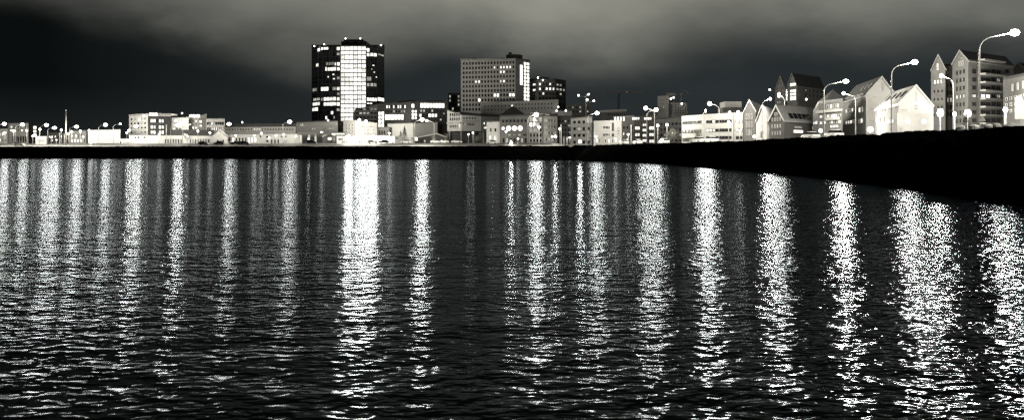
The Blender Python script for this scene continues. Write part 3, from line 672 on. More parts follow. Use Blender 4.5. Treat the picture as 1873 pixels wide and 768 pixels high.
b16.win(0, 474, 480, 247, 253, 1, 1, .7, .8); b16.win(0, 486, 492, 247, 262, 1, 2, .9, .6); b16.win(0, 511, 527, 248, 252, 2, 1, .5, .7); b16.win(0, 518, 527, 256, 264, 1, 1, .9, .9, lit_m=DIM, on='all')
b16.win(0, 424, 470, 250, 262, 8, 1, .6, .7, .5, frame=FRAME); b16.win(0, 494, 512, 254, 264, 3, 1, .6, .8, .5, frame=FRAME)
b17 = B('office_block', 'two storey pale office with small square windows below the glass tower', [(542, 400), (618, 384)], [225, 222], 14, GREY, RFD, z0=6)
b17.win(0, 549, 616, 224.5, 231, 20, 1, .5, .6, frame=FRAME); b17.win(0, 570, 610, 233, 238, 10, 1, .5, .7, .35, frame=FRAME, lit_m=DIM)
b18 = gable('shed', 'dark gabled shed with an oval lit sign by the filling station', (590, 372), (616, 372), (616, 384), 250, 245, DARKC, RFD, 'shed')
b18.part('sign', MB().ball((X(603, 371), 371.4, Z(254, 371)), (1.1, .15, .65), 12, 6), SIGNW)
b19 = B('filling_station', 'filling station canopy on white pillars near the long warehouse', [(545, 374), (632, 368)], [242.5, 242.5], 9, DARKC, BLACKC, 'canopy', z0=Z(246.5, 370), parapet=.2)
gq = ground(X(590, 372), 372)
for px in (549, 564, 576, 610): b19.part('pillar', MB().box((X(px, 373), 374.5, (gq - .3 + Z(246.5, 370)) / 2), (.8, .8, Z(246.5, 370) - gq + .3)), WHITE)
b19.win(0, 607, 630, 244.2, 246.2, 3, 1, .98, 1, 'all', LITB, frame=FRAME)
b20 = B('kiosk', 'white kiosk with one dark window at the end of the restaurant', [(616, 366), (628, 366)], 249.5, 6, WHITE, PALE, 'kiosk', parapet=.2)
b20.win(0, 618, 626, 253, 257, 1, 1, .9, .9)
b21 = B('restaurant', 'long white single storey restaurant with scalloped roof edge and window groups', [(628.5, 364), (722, 361), (736, 366)], [251, 250, 250], 12, WHITE, PALE, 'restaurant', parapet=.25)
for i, px in enumerate((629, 641.5, 653, 665)): b21.win(0, px, px + 9.5, 256, 263, 3, 1, .75, .95, {(1, 0)} if i % 2 else (), lit_m=DIM, frame=FRAME)
b21.win(0, 688, 706, 256, 260, 6, 1, .5, .8, frame=FRAME); b21.win(0, 716, 720, 260, 264, 1, 1, .9, .9); b21.win(1, 723, 728.5, 252, 254.5, 1, 1, .9, .9)
for px in (635, 651, 668, 683, 702):
    b21.part('roof_peak', MB().prism([P(px - 4, 364.5), P(px, 364), P(px + 4, 364.5), P(px + 4, 369), P(px - 4, 369)], Z(250, 364), [Z(250, 364) + .1, Z(247.6, 364), Z(250, 364) + .1, Z(250, 364) + .1, Z(250, 364) + .1]), WHITE)
b22 = B('office_block', 'plain grey building between tower base and restaurant', [(628, 395), (650, 392), (690, 396)], [222, 222, 227], 12, GREY, GREY)
b22.win(1, 660, 686, 229, 247, 5, 3, .6, .6, .45, frame=FRAME, lit_m=DIM); b22.win(0, 631, 648, 226, 244, 3, 3, .5, .5, .15, frame=FRAME, lit_m=DIM)
b23 = B('warehouse', 'dark low roofed hall under the office group beside the restaurant', [(686, 398), (712, 396)], [234, 234], 10, DARKC, RFD, 'warehouse')
b23.win(0, 688, 710, 238, 247, 5, 1, .7, .8, .4, frame=DFRAME, lit_m=DIM)

# ---- gabled houses on the right
z_a = gable('gabled_house', 'narrow dark gabled house next to the banded office', (1360, 212), (1382, 205), (1400, 228), 206, 184, BRD, RFG)
z_a.win(0, 1364, 1378, 206, 250, 3, 3, .4, .7, frame=FRAME, dark=GLASS, on={(1, 2)}, lit_m=DIM)
z_b = gable('gabled_house', 'slim overexposed white gable between two dark gabled houses', (1383, 190), (1403, 186), (1440, 216), 222, 195, WHITE, RFM)
z_b.win(0, 1391, 1396, 240, 253, 1, 1, .8, .9)
z_c = gable('gabled_house', 'broad brick house with a large grey roof and five skylights', (1407, 180), (1434, 174), (1499, 186), 222, 194, BRD, RFG)
z_c.win(0, 1411, 1430, 212, 250, 4, 3, .4, .55, {(1, 1), (2, 1)}, lit_m=DIM, frame=FRAME)
z_c.win(0, 1417, 1423, 206, 212, 1, 1, .8, .9, 'all', DIM); z_c.win(1, 1451, 1468, 237.5, 244, 1, 1, 1, .95, 'all', SIGNW, mull=1); z_c.win(1, 1453, 1466, 231, 235, 6, 1, .5, .8, 'all', DIM)
skylights(z_c, 'b', 5, .22, .72, .78, GLASS, 1.5, 1.6); z_c.win(1, 1485, 1490, 231, 238, 1, 1, .9, .9, 'all', LIT)
z_d = gable('tower_house', 'slim pointed gable tower behind the dark houses', (1418, 322), (1436, 316), (1442, 330), 166, 140, BRL, RFG, 'tower', z0=5)
z_d.win(0, 1421, 1433, 158, 200, 3, 5, .4, .5, .2, lit_m=DIM); z_d.win(1, 1436.8, 1440.5, 164, 185, 1, 3, .9, .95, 'all', LITB)
z_e = gable('tower_house', 'tall gabled apartment house with lit stair windows and broad dark roof', (1440, 312), (1458, 305), (1508, 322), 160, 135, BRL, RFM, 'tower', z0=5)
for y0_, y1_ in ((152, 158), (164, 169), (170, 175), (176, 184)): z_e.win(0, 1445.5, 1456.5, y0_, y1_, 2, 1, .95, .95, 'all', LITB)
z_e.win(0, 1447, 1452, 143, 150, 1, 1, .7, .9); z_e.win(1, 1470, 1505, 163, 180, 5, 2, .25, .4, {(0, 0)}, lit_m=DIM, frame=DFRAME)
AA = B('apartment_block', 'brick block with rows of lit windows and turret roof behind the curved lamp', [(1487, 178), (1497, 172), (1541, 162)], [208, 187, 184], 12, BRM, RFM, ztops=[Z(208, 178), Z(190, 172), Z(190, 172)])
AA.win(1, 1499, 1540, 209.5, 215, 6, 1, .6, .95, {(0, 0), (2, 0), (3, 0), (4, 0)}, frame=FRAME); AA.win(1, 1499, 1540, 221, 227, 6, 1, .6, .95, {(0, 0), (1, 0), (3, 0), (5, 0)}, frame=FRAME)
AA.win(0, 1488, 1496, 222, 228, 2, 1, .7, .95, 'all', LIT); AA.win(1, 1512, 1536, 190.5, 199, 4, 1, .6, .95, {(1, 0)}, frame=FRAME)
AA.band(1, 1499, 1541, 201, 206, WHITE, 'balcony', .9); AA.band(1, 1517, 1536, 215, 220, WHITE, 'balcony', .9); AA.win(1, 1519, 1534, 228.5, 234, 3, 1, .7, .9, 'all', LIT)
pm = P(1523, 172)
AA.part('turret_roof', MB().add([(pm.x - 2.2, pm.y - 2.2, Z(184, 170)), (pm.x + 2.2, pm.y - 2.2, Z(184, 170)), (pm.x + 2.2, pm.y + 2.2, Z(184, 170)), (pm.x - 2.2, pm.y + 2.2, Z(184, 170)), (pm.x, pm.y, Z(164, 172))], [(0, 1, 4), (1, 2, 4), (2, 3, 4), (3, 0, 4)]), RFM)
AA.rooftop(1516, 1530, 184, 190, BRM, 'turret', .5, 4)
BBh = gable('gabled_house', 'large white gabled house with brick side wall, its roof rising toward the curved lamp', (1584, 164), (1640, 170), (1541, 187), 174, 142, BRM, RFM, front=WHITE, side='left')
BBh.win(0, 1544, 1580, 176, 184, 6, 1, .6, .9, {(3, 0)}, frame=FRAME, lit_m=DIM); BBh.win(0, 1547, 1562, 199, 206, 4, 1, .6, .95, {(0, 0), (3, 0)}, frame=FRAME, lit_m=LIT)
BBh.win(0, 1547, 1564, 220, 227, 4, 1, .6, .95, {(0, 0), (1, 0), (2, 0)}, frame=FRAME, lit_m=LIT); BBh.win(0, 1571, 1579, 196, 206, 2, 1, .7, .95, {(0, 0)}, frame=FRAME, lit_m=LIT); BBh.win(0, 1571, 1579, 217, 226, 2, 1, .7, .95, {(1, 0)}, frame=FRAME, lit_m=LIT)
BBh.win(1, 1612, 1614.5, 152, 167, 1, 1, .9, 1, frame=DFRAME); BBh.win(1, 1594, 1601, 177, 179, 1, 1, .9, .9, frame=DFRAME); BBh.win(1, 1589, 1597, 199, 200.8, 1, 1, .9, .9, frame=DFRAME); BBh.win(1, 1589, 1597, 220.5, 222.5, 1, 1, .9, .9, frame=DFRAME)
skylights(BBh, 'a', 3, .12, .42, .5, MATS['window_frame'], .9, 1.6)
CCh = gable('gabled_house', 'lower white gabled house floodlit from below beside the tall pole', (1643, 134), (1706, 140), (1601, 152), 191, 158, BRM, RFG, front=WHITE, side='left')
CCh.win(0, 1605, 1640, 194, 203, 6, 1, .6, .9, {(2, 0), (3, 0)}, frame=FRAME, lit_m=DIM); CCh.win(0, 1603, 1619, 214, 226, 3, 1, .6, .95, {(0, 0), (2, 0)}, frame=FRAME, lit_m=LIT); CCh.win(0, 1622, 1636, 219, 226, 2, 1, .8, .9, 'all', LITB)
CCh.win(1, 1673.5, 1676, 169, 185, 1, 1, .9, 1, frame=DFRAME); CCh.win(1, 1671, 1677, 193, 200, 1, 1, .8, 1, frame=DFRAME); CCh.win(1, 1649, 1657, 200, 202, 1, 1, .9, .9, frame=DFRAME); CCh.win(1, 1692, 1700, 200.5, 202.5, 1, 1, .9, .9, frame=DFRAME)
CCh.win(1, 1666, 1682, 203, 212, 3, 1, .6, .95, frame=FRAME, on='all', lit_m=DIM); CCh.win(1, 1692, 1700, 223, 224.5, 1, 1, .9, .9, frame=DFRAME); CCh.win(1, 1688, 1691, 211, 219, 1, 1, .8, 1, frame=DFRAME)
CCh.part('porch', MB().prism([P(1641, 131), P(1704, 136.5), P(1705, 139), P(1643, 133.7)], CCh.z0, Z(207, 133)), PALE)
skylights(CCh, 'a', 4, .15, .75, .5, GLASS, .9, 2.2)
DDt = gable('tower_house', 'narrow pointed grey tower house right of the white gables', (1703, 212), (1729, 208), (1733, 224), 129, 101, BRL, RFG, 'tower', z0=4.6)
DDt.win(0, 1706, 1727, 160, 218, 3, 4, .3, .3, frame=DFRAME); DDt.win(0, 1713, 1718, 115, 130, 1, 1, .9, .9, 'all', LIT); DDt.win(0, 1708, 1725, 146, 154, 3, 1, .6, .9, 'all', LIT)
EEt = gable('apartment_house', 'seven storey gabled apartment house with stacked balconies', (1742, 206), (1771, 196), (1854, 210), 118.5, 93.5, BRL, RFG, 'apartment house', z0=4.6)
for r in range(7): EEt.win(0, 1748, 1767, 127 + r * 14.8, 138 + r * 14.8, 3, 1, .35, .65, {(0, 0), (1, 0), (2, 0)} if r == 3 else (), frame=DFRAME, lit_m=LITB)
EEt.win(0, 1753, 1763, 110, 122, 1, 1, .8, .9, 'all', DIM, mull=3); EEt.win(0, 1757, 1760, 105.5, 109, 1, 1, .9, .9)
for r in range(7): EEt.win(1, 1777, 1785, 127 + r * 14.8, 136 + r * 14.8, 1, 1, .85, .8, 'all' if r == 3 else (), frame=DFRAME, lit_m=LIT, mull=2)
for r in range(2): EEt.win(1, 1838, 1845, 127 + r * 14.5, 135 + r * 14.5, 1, 1, .85, .8, frame=DFRAME)
for r in range(7):
    y0_ = 127 + r * 14.8
    EEt.win(1, 1793, 1811, y0_, y0_ + 9.5, 2, 1, .9, .8, 'all' if r == 3 else (), frame=DFRAME, lit_m=LITB, mull=2); EEt.win(1, 1812, 1830, y0_, y0_ + 9.5, 2, 1, .8, .8, {(1, 0)} if r in (1, 3) else (), frame=DFRAME, lit_m=DIM, mull=2)
    EEt.band(1, 1792.5, 1831, y0_ + 9.5, y0_ + 12.6, WHITE, 'balcony', 1.3)
EEt.band(1, 1792, 1831, 111, 114, WHITE, 'dormer_roof', 1.2); EEt.win(1, 1795, 1829, 114.5, 118.3, 5, 1, .8, 1, frame=DFRAME)
GD = B('apartment_block', 'dark recessed block linking the pointed tower and the gabled apartment house', [(1727, 226), (1748, 226)], 121, 10, BRM, RFD, z0=4.6)
GD.win(0, 1730, 1742, 150, 216, 2, 5, .7, .6, .25, lit_m=DIM, frame=DFRAME)
FFb = B('office_block', 'grey brick building with tall slit windows at the right edge', [(1835, 150), (1905, 128)], [147, 133], 16, BRM, RFD, z0=4.6)
FFb.win(0, 1848, 1900, 146, 164, 5, 1, .25, .8, frame=FRAME, on={(0, 0), (2, 0)}, lit_m=DIM); FFb.win(0, 1838, 1900, 170, 206, 7, 3, .45, .5, frame=FRAME, on=.15, lit_m=DIM)
BR = gable('gabled_house', 'dark pitched roof behind the grey brick building', (1850, 230), (1875, 226), (1930, 240), 130, 116, BRM, RFM, z0=4.6)

# ------------------------------------------------------------------ lamps
def lamp_proto(name, cat, gm, r, kind, g):
    o = root(name, 'tmp', cat, (0, 0, 0))
    if kind == 'arm':       # 10 m pole with a 3 m curved arm along +x
        path = [(0, 0, -.3), (0, 0, .8), (0, 0, 4), (0, 0, 8.2)]
        for k in range(1, 7):
            a = math.pi / 2 * k / 6 * .85; path.append((1.25 * (1 - math.cos(a)), 0, 8.2 + 1.35 * math.sin(a)))
        path.append((2.75, 0, 9.93))
        link('pole', MB().tube(path, [.11, .09, .08, .065, .055, .05, .05, .045, .045, .04, .04], 8).mesh('pole', METAL, smooth=True), o)
        link('lamp_head', MB().ball((3.05, 0, 10.02), (.42, .17, .13), 10, 4, lo=0).tube([(2.6, 0, 9.93), (2.9, 0, 9.98)], .07, 6).mesh('lamp_head', DMETAL), o)
        link('lamp_lens', MB().ball((3.08, 0, 9.99), (r * 1.25, r * .9, r), 8, 4).mesh('lamp_lens', gm, smooth=True), o)
    elif kind == 'post':    # 5 m post with a lantern
        link('pole', MB().tube([(0, 0, -.3), (0, 0, 1), (0, 0, 4.7)], [.11, .075, .06], 8).mesh('pole', METAL, smooth=True), o)
        link('lamp_head', MB().tube([(0, 0, 5 + r), (0, 0, 5 + r + .1)], [r * .9, r * .3], 8).mesh('lamp_head', DMETAL), o)
        link('lamp_lens', MB().ball((0, 0, 5), r, 8, 4).mesh('lamp_lens', gm, smooth=True), o)
    else:                   # small fitting on a bracket
        link('bracket', MB().tube([(0, .5, -.25), (0, .1, -.2), (0, 0, -r * .5)], .05, 6).mesh('bracket', DMETAL), o)
        link('lamp_lens', MB().ball((0, 0, 0), r, 8, 4).mesh('lamp_lens', gm, smooth=True), o)
    add_light(o, g, r, (3.08, 0, 9.99) if kind == 'arm' else (0, 0, 5) if kind == 'post' else (0, 0, 0))
    return o
PROTO = {}
def lamp(kind, px, hx, hy, D, label, g='B', group='street lamps along the shore road', cat='street lamp', name='street_lamp', yaw=None, r=None):
    key = (kind, g, name)
    first = key not in PROTO
    if first:
        gm = {'B': LB, 'F': LF, 'G': LF, 'H': LF, 'W': LW, 'M': LM, 'S': LS, 'T': LT}[g]; rr = {'B': .36, 'F': .75, 'G': .7, 'H': .55, 'W': .5, 'M': .42, 'S': .36, 'T': .35}[g]
        PROTO[key] = lamp_proto(name, cat, gm, r or rr, kind, g)
    o = PROTO[key] if first else copy_tree(PROTO[key])
    x = X(px, D); zh = Z(hy, D)
    if kind == 'fit': o.location = (x, D, zh); 
    else:
        gr = ground(x, D); o.location = (x, D, gr)
        if kind == 'arm':
            arm = abs(hx - px) / F * D; o.scale = (max(arm, .6) / 3.08, 1, (zh - gr) / 10)
            if yaw is None: yaw = math.pi if hx < px else 0
            else: o.scale.x = 1
            o.rotation_euler.z = yaw
        else: o.scale = (1, 1, (zh - gr) / 5)
    o['label'] = label; o['group'] = group
    return o
A = 'arm'
for a in [(2200, 2330, -70, 49, 'nearest curved street lamp of the row, beyond the notice board'),
          (1791, 1856, 60, 72, 'tallest curved street lamp, in front of the seven storey apartment house'),
          (1630.5, 1673, 114, 95, 'tall curved street lamp between the two white gabled houses'),
          (1744, 1722, 139, 118, 'curved street lamp leaning toward the narrow pointed tower house'),
          (1507, 1547, 149, 122, 'curved street lamp in front of the brick block with turret roof'),
          (1565, 1543, 171, 148, 'street lamp with short arm against the brick side of the large white house'),
          (1394, 1409, 181, 158, 'curved street lamp in front of the slim white gable'),
          (1435.5, 1425, 174, 188, 'street lamp whose pole stands at the corner of the skylight roof house'),
          (1315.5, 1298, 190, 208, 'very bright street lamp arching over the banded office'),
          (1286, 1289, 203, 192, 'straight street lamp at the corner of the banded office'),
          (1183, 1200, 201, 226, 'twin street lamp arching right in front of the square lit windows'),
          (1197, 1181, 198, 240, 'twin street lamp reaching left in front of the square lit windows'),
          (1075, 1092, 207, 252, 'street lamp rising behind the white balcony building')]:
    lamp(A, *a, **({'g': 'H'} if a[3] > 180 else {}))
for px, hy, D, lab, g, yaw in [(981, 210, 300, 'brilliant street lamp before the glass middle of the pyramid roof building', 'B', 0),
          (772, 219, 337, 'bright street lamp on the first of two poles before the grey hall', 'B', 0),
          (780.5, 221, 338, 'street lamp on the second of two poles before the grey hall', 'M', math.pi),
          (655, 219.5, 372, 'street lamp in front of the tower stair shaft', 'B', math.pi / 2), (667, 222, 372, 'street lamp just right of the tower stair shaft', 'B', math.pi / 2),
          (530, 223, 362, 'bright street lamp at the end of the very long warehouse', 'B', 0), (419, 227, 362, 'bright street lamp right of the ribbon window office', 'B', 0),
          (325, 229, 364, 'street lamp in front of the bright plastered building', 'B', 0), (193, 228.5, 360, 'bright street lamp above the white harbour office', 'B', 0),
          (220, 227, 362, 'street lamp at the right end of the white harbour office', 'M', 0), (249, 231, 364, 'street lamp before the bright face of the corner block', 'B', 0),
          (140, 232, 360, 'bright street lamp right of the flagpole', 'B', 0),
          (100, 234, 360, 'street lamp over the dark shed left of the flagpole', 'B', 0), (85, 229, 362, 'street lamp above the white roadside kiosk', 'B', 0),
          (41, 228, 362, 'street lamp at the right end of the pillared hall', 'B', 0), (8, 227, 362, 'first street lamp on the far left shore', 'B', 0),
          (588.5, 242, 358, 'low street lamp beside the filling station canopy', 'M', 0)]:
    px -= round(3.08 * math.cos(yaw) / D * F, 1)          # the listed column is the lamp head's, the pole stands an arm's length beside it
    lamp(A, px, px + 8, hy, D, lab, ('F' if px < 590 else 'G') if g == 'B' else g, yaw=yaw)
G2 = 'low lantern posts along the shore'
for px, hy, D, lab, g in [(49, 239, 366, 'low lantern post under the pillared hall lamp', 'M'), (25, 240, 366, 'low lantern post in front of the pillared hall', 'M'), (9, 243, 366, 'low lantern post at the far left building', 'M'),
          (73, 237, 368, 'lantern post beside the three stacked lit windows', 'M'), (94, 251, 364, 'low lantern post right of the white roadside kiosk', 'S'), (103, 256, 362, 'shortest lantern post left of the flagpole', 'S'),
          (125, 245, 364, 'lantern post at the foot of the flagpole', 'M'), (139, 249, 362, 'round lantern under the bright lamp right of the flagpole', 'S'), (152, 250, 362, 'lantern post at the corner of the open fronted building', 'S'),
          (232, 243, 366, 'lantern post beside the low white shed', 'M'), (291, 246, 362, 'lantern post before the long white waterfront hall', 'M'), (384, 243, 362, 'lantern post left of the boat shed', 'M'),
          (166, 262, 356, 'glaring low lantern at the water edge of the harbour office', 'M'),
          (465, 248, 364, 'first low lantern before the overlit white terrace', 'M'), (478, 244, 366, 'second low lantern before the overlit white terrace', 'M'), (505, 248, 364, 'third low lantern before the overlit white terrace', 'M'), (541, 249, 364, 'last low lantern beside the filling station', 'M'),
          (712, 244, 358, 'lantern post near the right end of the restaurant', 'M'), (60, 249, 362, 'lantern between pillared hall and white kiosk', 'M'), (112, 238, 368, 'high lantern beside the plain white posts', 'M'), (131, 241, 366, 'lantern just right of the flagpole', 'M'), (147, 240, 366, 'high lantern over the open fronted building', 'M'),
          (163, 239, 366, 'lantern at the left corner of the harbour office roof', 'M'), (175, 258, 360, 'low lantern before the harbour office door', 'S'), (208, 243, 366, 'lantern near the right corner of the harbour office', 'M'), (240, 252, 362, 'lantern at the left end of the long white hall', 'M'),
          (268, 250, 362, 'lantern before the left half of the long white hall', 'S'), (343, 249, 362, 'lantern at the little dormer of the long white hall', 'S'), (362, 240, 366, 'lantern behind the roof of the long white hall', 'M'), (431, 248, 364, 'lantern left of the overlit terrace', 'M'), (492, 252, 364, 'lantern between two doors of the terrace', 'S'), (519, 246, 366, 'lantern near the right end of the terrace', 'M'), (564, 254, 362, 'lantern under the filling station canopy', 'S'),
          (638, 248, 358, 'lantern post at the kiosk end of the restaurant', 'H'), (683, 249, 358, 'lantern post mid way along the restaurant', 'H'),
          (857, 246, 352, 'lantern post under the white modernist building', 'S'), (865, 243, 352, 'twin lantern post under the white modernist building', 'S'),
          (947.5, 254, 318, 'low lantern post at the door of the pyramid roof building', 'S'), (925.5, 241, 322, 'lantern post below the glowing round windows', 'S'), (986, 233, 312, 'lower lantern below the brilliant street lamp', 'M'),
          (1010, 250, 304, 'lantern post before the pale right part of the brick office', 'S'), (1024, 236, 300, 'white lantern post in the dark gap', 'S'), (1042, 252, 290, 'short lantern post beside the balcony building', 'S'),
          (1090, 250, 250, 'lantern post at the left corner of the split grey office', 'S'), (1126, 254, 246, 'low lantern before the right half of the split grey office', 'S'),
          (1149, 246, 240, 'bent lantern post beside the split grey office', 'S'), (1203, 230, 232, 'lantern post right of the twin street lamps', 'S'), (1220, 228.5, 230, 'lantern post before the dark bay windowed block', 'S'),
          (1333, 224, 190, 'slender unhooded post in front of the ribbon windows', 'T'), (1353, 239, 192, 'lantern between banded office and narrow dark house', 'S'),
          (1720, 207, 182, 'lantern below the narrow pointed tower house', 'G'), (1746, 209, 176, 'lantern beside the short curved lamp pole', 'M'), (1770, 208, 172, 'lantern below the gabled apartment house', 'G'), (1839, 201, 132, 'lantern before the grey brick building', 'B')]:
    lamp('post', px, px, hy, D, lab, g, G2, 'lantern', 'lantern_post')
G3 = 'small lights fixed on roofs and walls'
for px, hy, D, lab, g in [(575, 85, 484, 'small light on the left roof corner of the glass tower', 'T'), (593, 81.5, 480, 'small light on the left roof edge of the glass tower', 'T'), (632, 71, 480, 'light on the left end of the tower penthouse', 'T'), (659, 71, 480, 'light on the right end of the tower penthouse', 'T'),
          (697, 83, 486, 'small light on the right roof corner of the glass tower', 'T'), (672, 91, 474.5, 'light at the top right of the lit stair shaft', 'T'),
          (984, 142.5, 432, 'roof light at the left end of the dark apartment block', 'T'), (993, 147, 434, 'roof light over the lit windows of the dark apartment block', 'T'),
          (1018, 203, 382, 'small light on the left of the pale annex', 'T'), (1035, 203, 382, 'small light on the right of the pale annex', 'T'), (1021, 196, 398, 'light at the right end of the hotel wing', 'T'),
          (1227, 181, 374, 'glowing light on the pale roof tower', 'T'), (1232, 179, 374, 'second glowing light on the pale roof tower', 'T'), (1247, 190, 372, 'light on the face of the dark square block', 'T'),
          (1334.5, 206, 208, 'light on the roof of the banded office', 'T'), (1350, 205, 207, 'second light on the roof of the banded office', 'T'),
          (1408, 164.5, 300, 'lone light beside the slim gable tower', 'T'), (1475, 182, 300, 'lone light over the skylight roof', 'T'),
          (333, 207.5, 398, 'small light above the bright plastered building', 'T'), (600, 220.5, 383, 'light on the roof of the office below the tower', 'T'), (461, 229, 404, 'small light on the dark roof of the long warehouse', 'T'), (443, 224, 404, 'small light above the left part of the long warehouse', 'T'),
          (1061, 259, 266, 'added fill light at the foot of the narrow balcony building', 'W'), (901, 259, 331, 'added fill light at the foot of the small white house', 'W'), (255, 219, 372, 'wall floodlight on the bright face of the corner block', 'W'), (263, 212, 376, 'small light at the roof of the corner block', 'T'),  # balcony building and small house lights are added to brighten their walls
          (322, 221, 390, 'floodlight on the bright plastered building', 'W'), (331, 226, 392, 'second floodlight on the bright plastered building', 'W'), (236, 239, 372, 'floodlight between harbour office and corner block', 'W'), (1016, 250, 326, 'added fill light at the pale right part of the brick office', 'W'), (935, 262, 322, 'added fill light at the foot of the brick office', 'W'),  # both brick office lights are added to brighten its front
          (1660, 222, 129, 'floodlight at the left of the white porch', 'S'), (1690, 222, 131, 'floodlight at the right of the white porch', 'S'), (1592, 237, 148, 'added fill light at the foot of the large white gable', 'W'), (1633, 222, 146, 'floodlight between the two white gabled houses', 'H'), (1525, 213, 158, 'added light for the lit window glare on the brick block', 'S'), (1380, 250, 186, 'floodlight at the foot of the slim white gable', 'S'), (1501, 239, 158, 'floodlight at the corner of the brick block', 'S')]:  # large gable light is added; the brick block one stands for window glare
    lamp('fit', px, px, hy, D, lab, g, G3, 'light fitting', 'wall_light')
# stadium lights on a mast
D = 400
fm = root('floodlight_mast', 'floodlight mast with four lamps above the dark block', 'light mast', (X(1072, D), D, 6))
link('pole', MB().tube([(0, 0, 0), (0, 0, Z(173, D) - 6)], .3, 6).mesh('pole', PALE), fm)
for i, (px, py) in enumerate(((1058, 175), (1076, 173), (1074, 183), (1086, 185))):
    x_ = X(px, D) - X(1072, D); z_ = Z(py, D) - 6
    link('arm', MB().tube([(0, 0, z_ - .6), (x_, -.2, z_ - .3)], .16, 5).mesh('arm', PALE), fm)
    link('lamp_lens', MB().ball((x_, -.4, z_), (.5, .3, .38), 8, 4).mesh('lamp_lens', LT, smooth=True), fm)
# tower crane
D = 470
cr = root('tower_crane', 'distant tower crane with its long pale jib over the roofs', 'crane', (X(1140, D), D, 6))
zj = Z(171, D) - 6
def lattice(p0, p1, w, n):
    p0, p1 = Vector(p0), Vector(p1); mb_ = MB(); d = (p1 - p0); up = Vector((0, 0, 1)) if abs(d.normalized().z) < .8 else Vector((1, 0, 0))
    sd = d.cross(up).normalized() * w / 2; u = up * w
    for o_ in (sd, -sd, u): mb_.tube([p0 + o_, p1 + o_], .22, 4)
    for i in range(n):
        a, b_ = p0 + d * i / n, p0 + d * (i + 1) / n; mid = (a + b_) / 2 + u
        mb_.tube([a + sd, mid], .06, 4).tube([mid, b_ + sd], .06, 4).tube([a - sd, mid], .06, 4).tube([a + sd, b_ - sd], .05, 4)
    return mb_
link('jib', lattice((X(1098, D) - X(1140, D), 0, zj - .8), (X(1176, D) - X(1140, D), 0, zj + 1), 1.3, 20).mesh('jib', WHITE), cr)
link('mast', lattice((-3, 0, 0), (-3, 0, zj), .9, 16).mesh('mast', METAL), cr)
link('warning_light', MB().ball((2, 0, zj + .8), .3, 6, 4).mesh('warning_light', DIM), cr)
# flagpole
D = 360
fp = root('flagpole', 'tall white flagpole on the left shore', 'flagpole', (X(120.5, D), D, ground(X(120.5, D), D)))
link('pole', MB().tube([(0, 0, -.3), (0, 0, Z(203, D) - fp.location.z)], [.3, .17], 8).mesh('pole', WHITE, smooth=True), fp)
link('finial', MB().ball((0, 0, Z(202, D) - fp.location.z), .28, 8, 4).mesh('finial', WHITE), fp)
# bare white posts
first = None
for px, yt, D, lab in [(109, 243, 358, 'plain white post nearest the dark shed, left of the flagpole'), (117.5, 246, 358, 'plain white post just left of the flagpole'), (304, 229, 362, 'tall plain post in front of the dark balcony face'), (334, 233, 362, 'tall plain post beside the bright plastered building'),
              (1026.5, 229, 298, 'tall white post in the dark gap beside the brick office'), (1031.5, 251, 292, 'short white post in the dark gap'), (1037, 251, 291, 'second short white post in the dark gap'), (1154, 229, 238, 'plain white post left of the square lit windows'), (1341, 222, 190, 'plain white post before the pilaster of the banded office')]:
    if first is None:
        first = root('post', lab, 'post', (0, 0, 0), 'plain white posts along the road')
        link('shaft', MB().tube([(0, 0, -.1), (0, 0, 1)], .16, 8).mesh('shaft', WHITE, smooth=True), first); link('cap', MB().ball((0, 0, 1), (.2, .2, .02), 8, 4).mesh('cap', WHITE), first); o = first
    else: o = copy_tree(first)
    x = X(px, D); g_ = ground(x, D); o.location = (x, D, g_); o.scale.z = Z(yt, D) - g_; o['label'] = lab
# white notice panel with round traffic sign at the right edge
D = 75
sg = root('notice_board', 'white board with round plate on top at the right edge of the bank', 'sign', (X(1866, D), D, 5))
link('board', MB().box((0, 0, Z(203, D) - 5), (.95, .12, 1.5)).mesh('board', WHITE), sg)
link('round_plate', MB().tube([(-.1, .02, Z(183, D) - 5), (-.1, .08, Z(183, D) - 5)], .36, 20).mesh('round_plate', WHITE), sg)
link('post', MB().tube([(-.1, .1, -.2), (-.1, .1, Z(180, D) - 5)], .05, 8).mesh('post', METAL), sg)

# pale boulders and a warning triangle on the crest of the bank
for px, D, w, h, lab in [(1757, 70, .75, .5, 'pale boulder left of the small conifer on the bank crest'), (1781, 68, .9, .5, 'pale boulder at the foot of the tallest lamp pole'), (1808, 65.5, .7, .42, 'pale boulder just right of the warning triangle'), (1824, 64.5, .8, .45, 'pale boulder below the stacked balconies'), (1849, 62.5, 1.1, .5, 'broad pale boulder beside the notice board')]:
    x = X(px, D); g_ = ground(x, D); rb_ = MB(); rb_.ball((0, 0, 0), (w / 2, .35, h * .5), 14, 8)
    rb_.v = [tuple(Vector(v) * (1 + noise.noise(Vector(v) * 3 + Vector((px, 0, 0))) * .35)) for v in rb_.v]
    o = link('boulder', rb_.mesh('boulder', WHITE), None, (x, D, g_ + .1)); o['label'] = lab; o['category'] = 'boulder'; o['group'] = 'pale boulders on the bank crest'
D = 67
ws = root('warning_triangle', 'small white triangular sign on the bank crest by the tallest lamp', 'sign', (X(1797, D), D, ground(X(1797, D), D)))
tz = Z(211, D) - ws.location.z
link('plate', MB().prism([(-.26, 0), (.26, 0), (.26, .03), (-.26, .03)], tz - .5, tz - .44).add([(-.28, -.004, tz - .46), (.28, -.004, tz - .46), (0, -.004, tz), (-.28, .034, tz - .46), (.28, .034, tz - .46), (0, .034, tz)], [(0, 1, 2), (5, 4, 3), (0, 3, 4, 1), (1, 4, 5, 2), (2, 5, 3, 0)]).mesh('plate', WHITE), ws)
link('post', MB().tube([(0, .06, -.2), (0, .06, tz - .2)], .03, 6).mesh('post', METAL), ws)
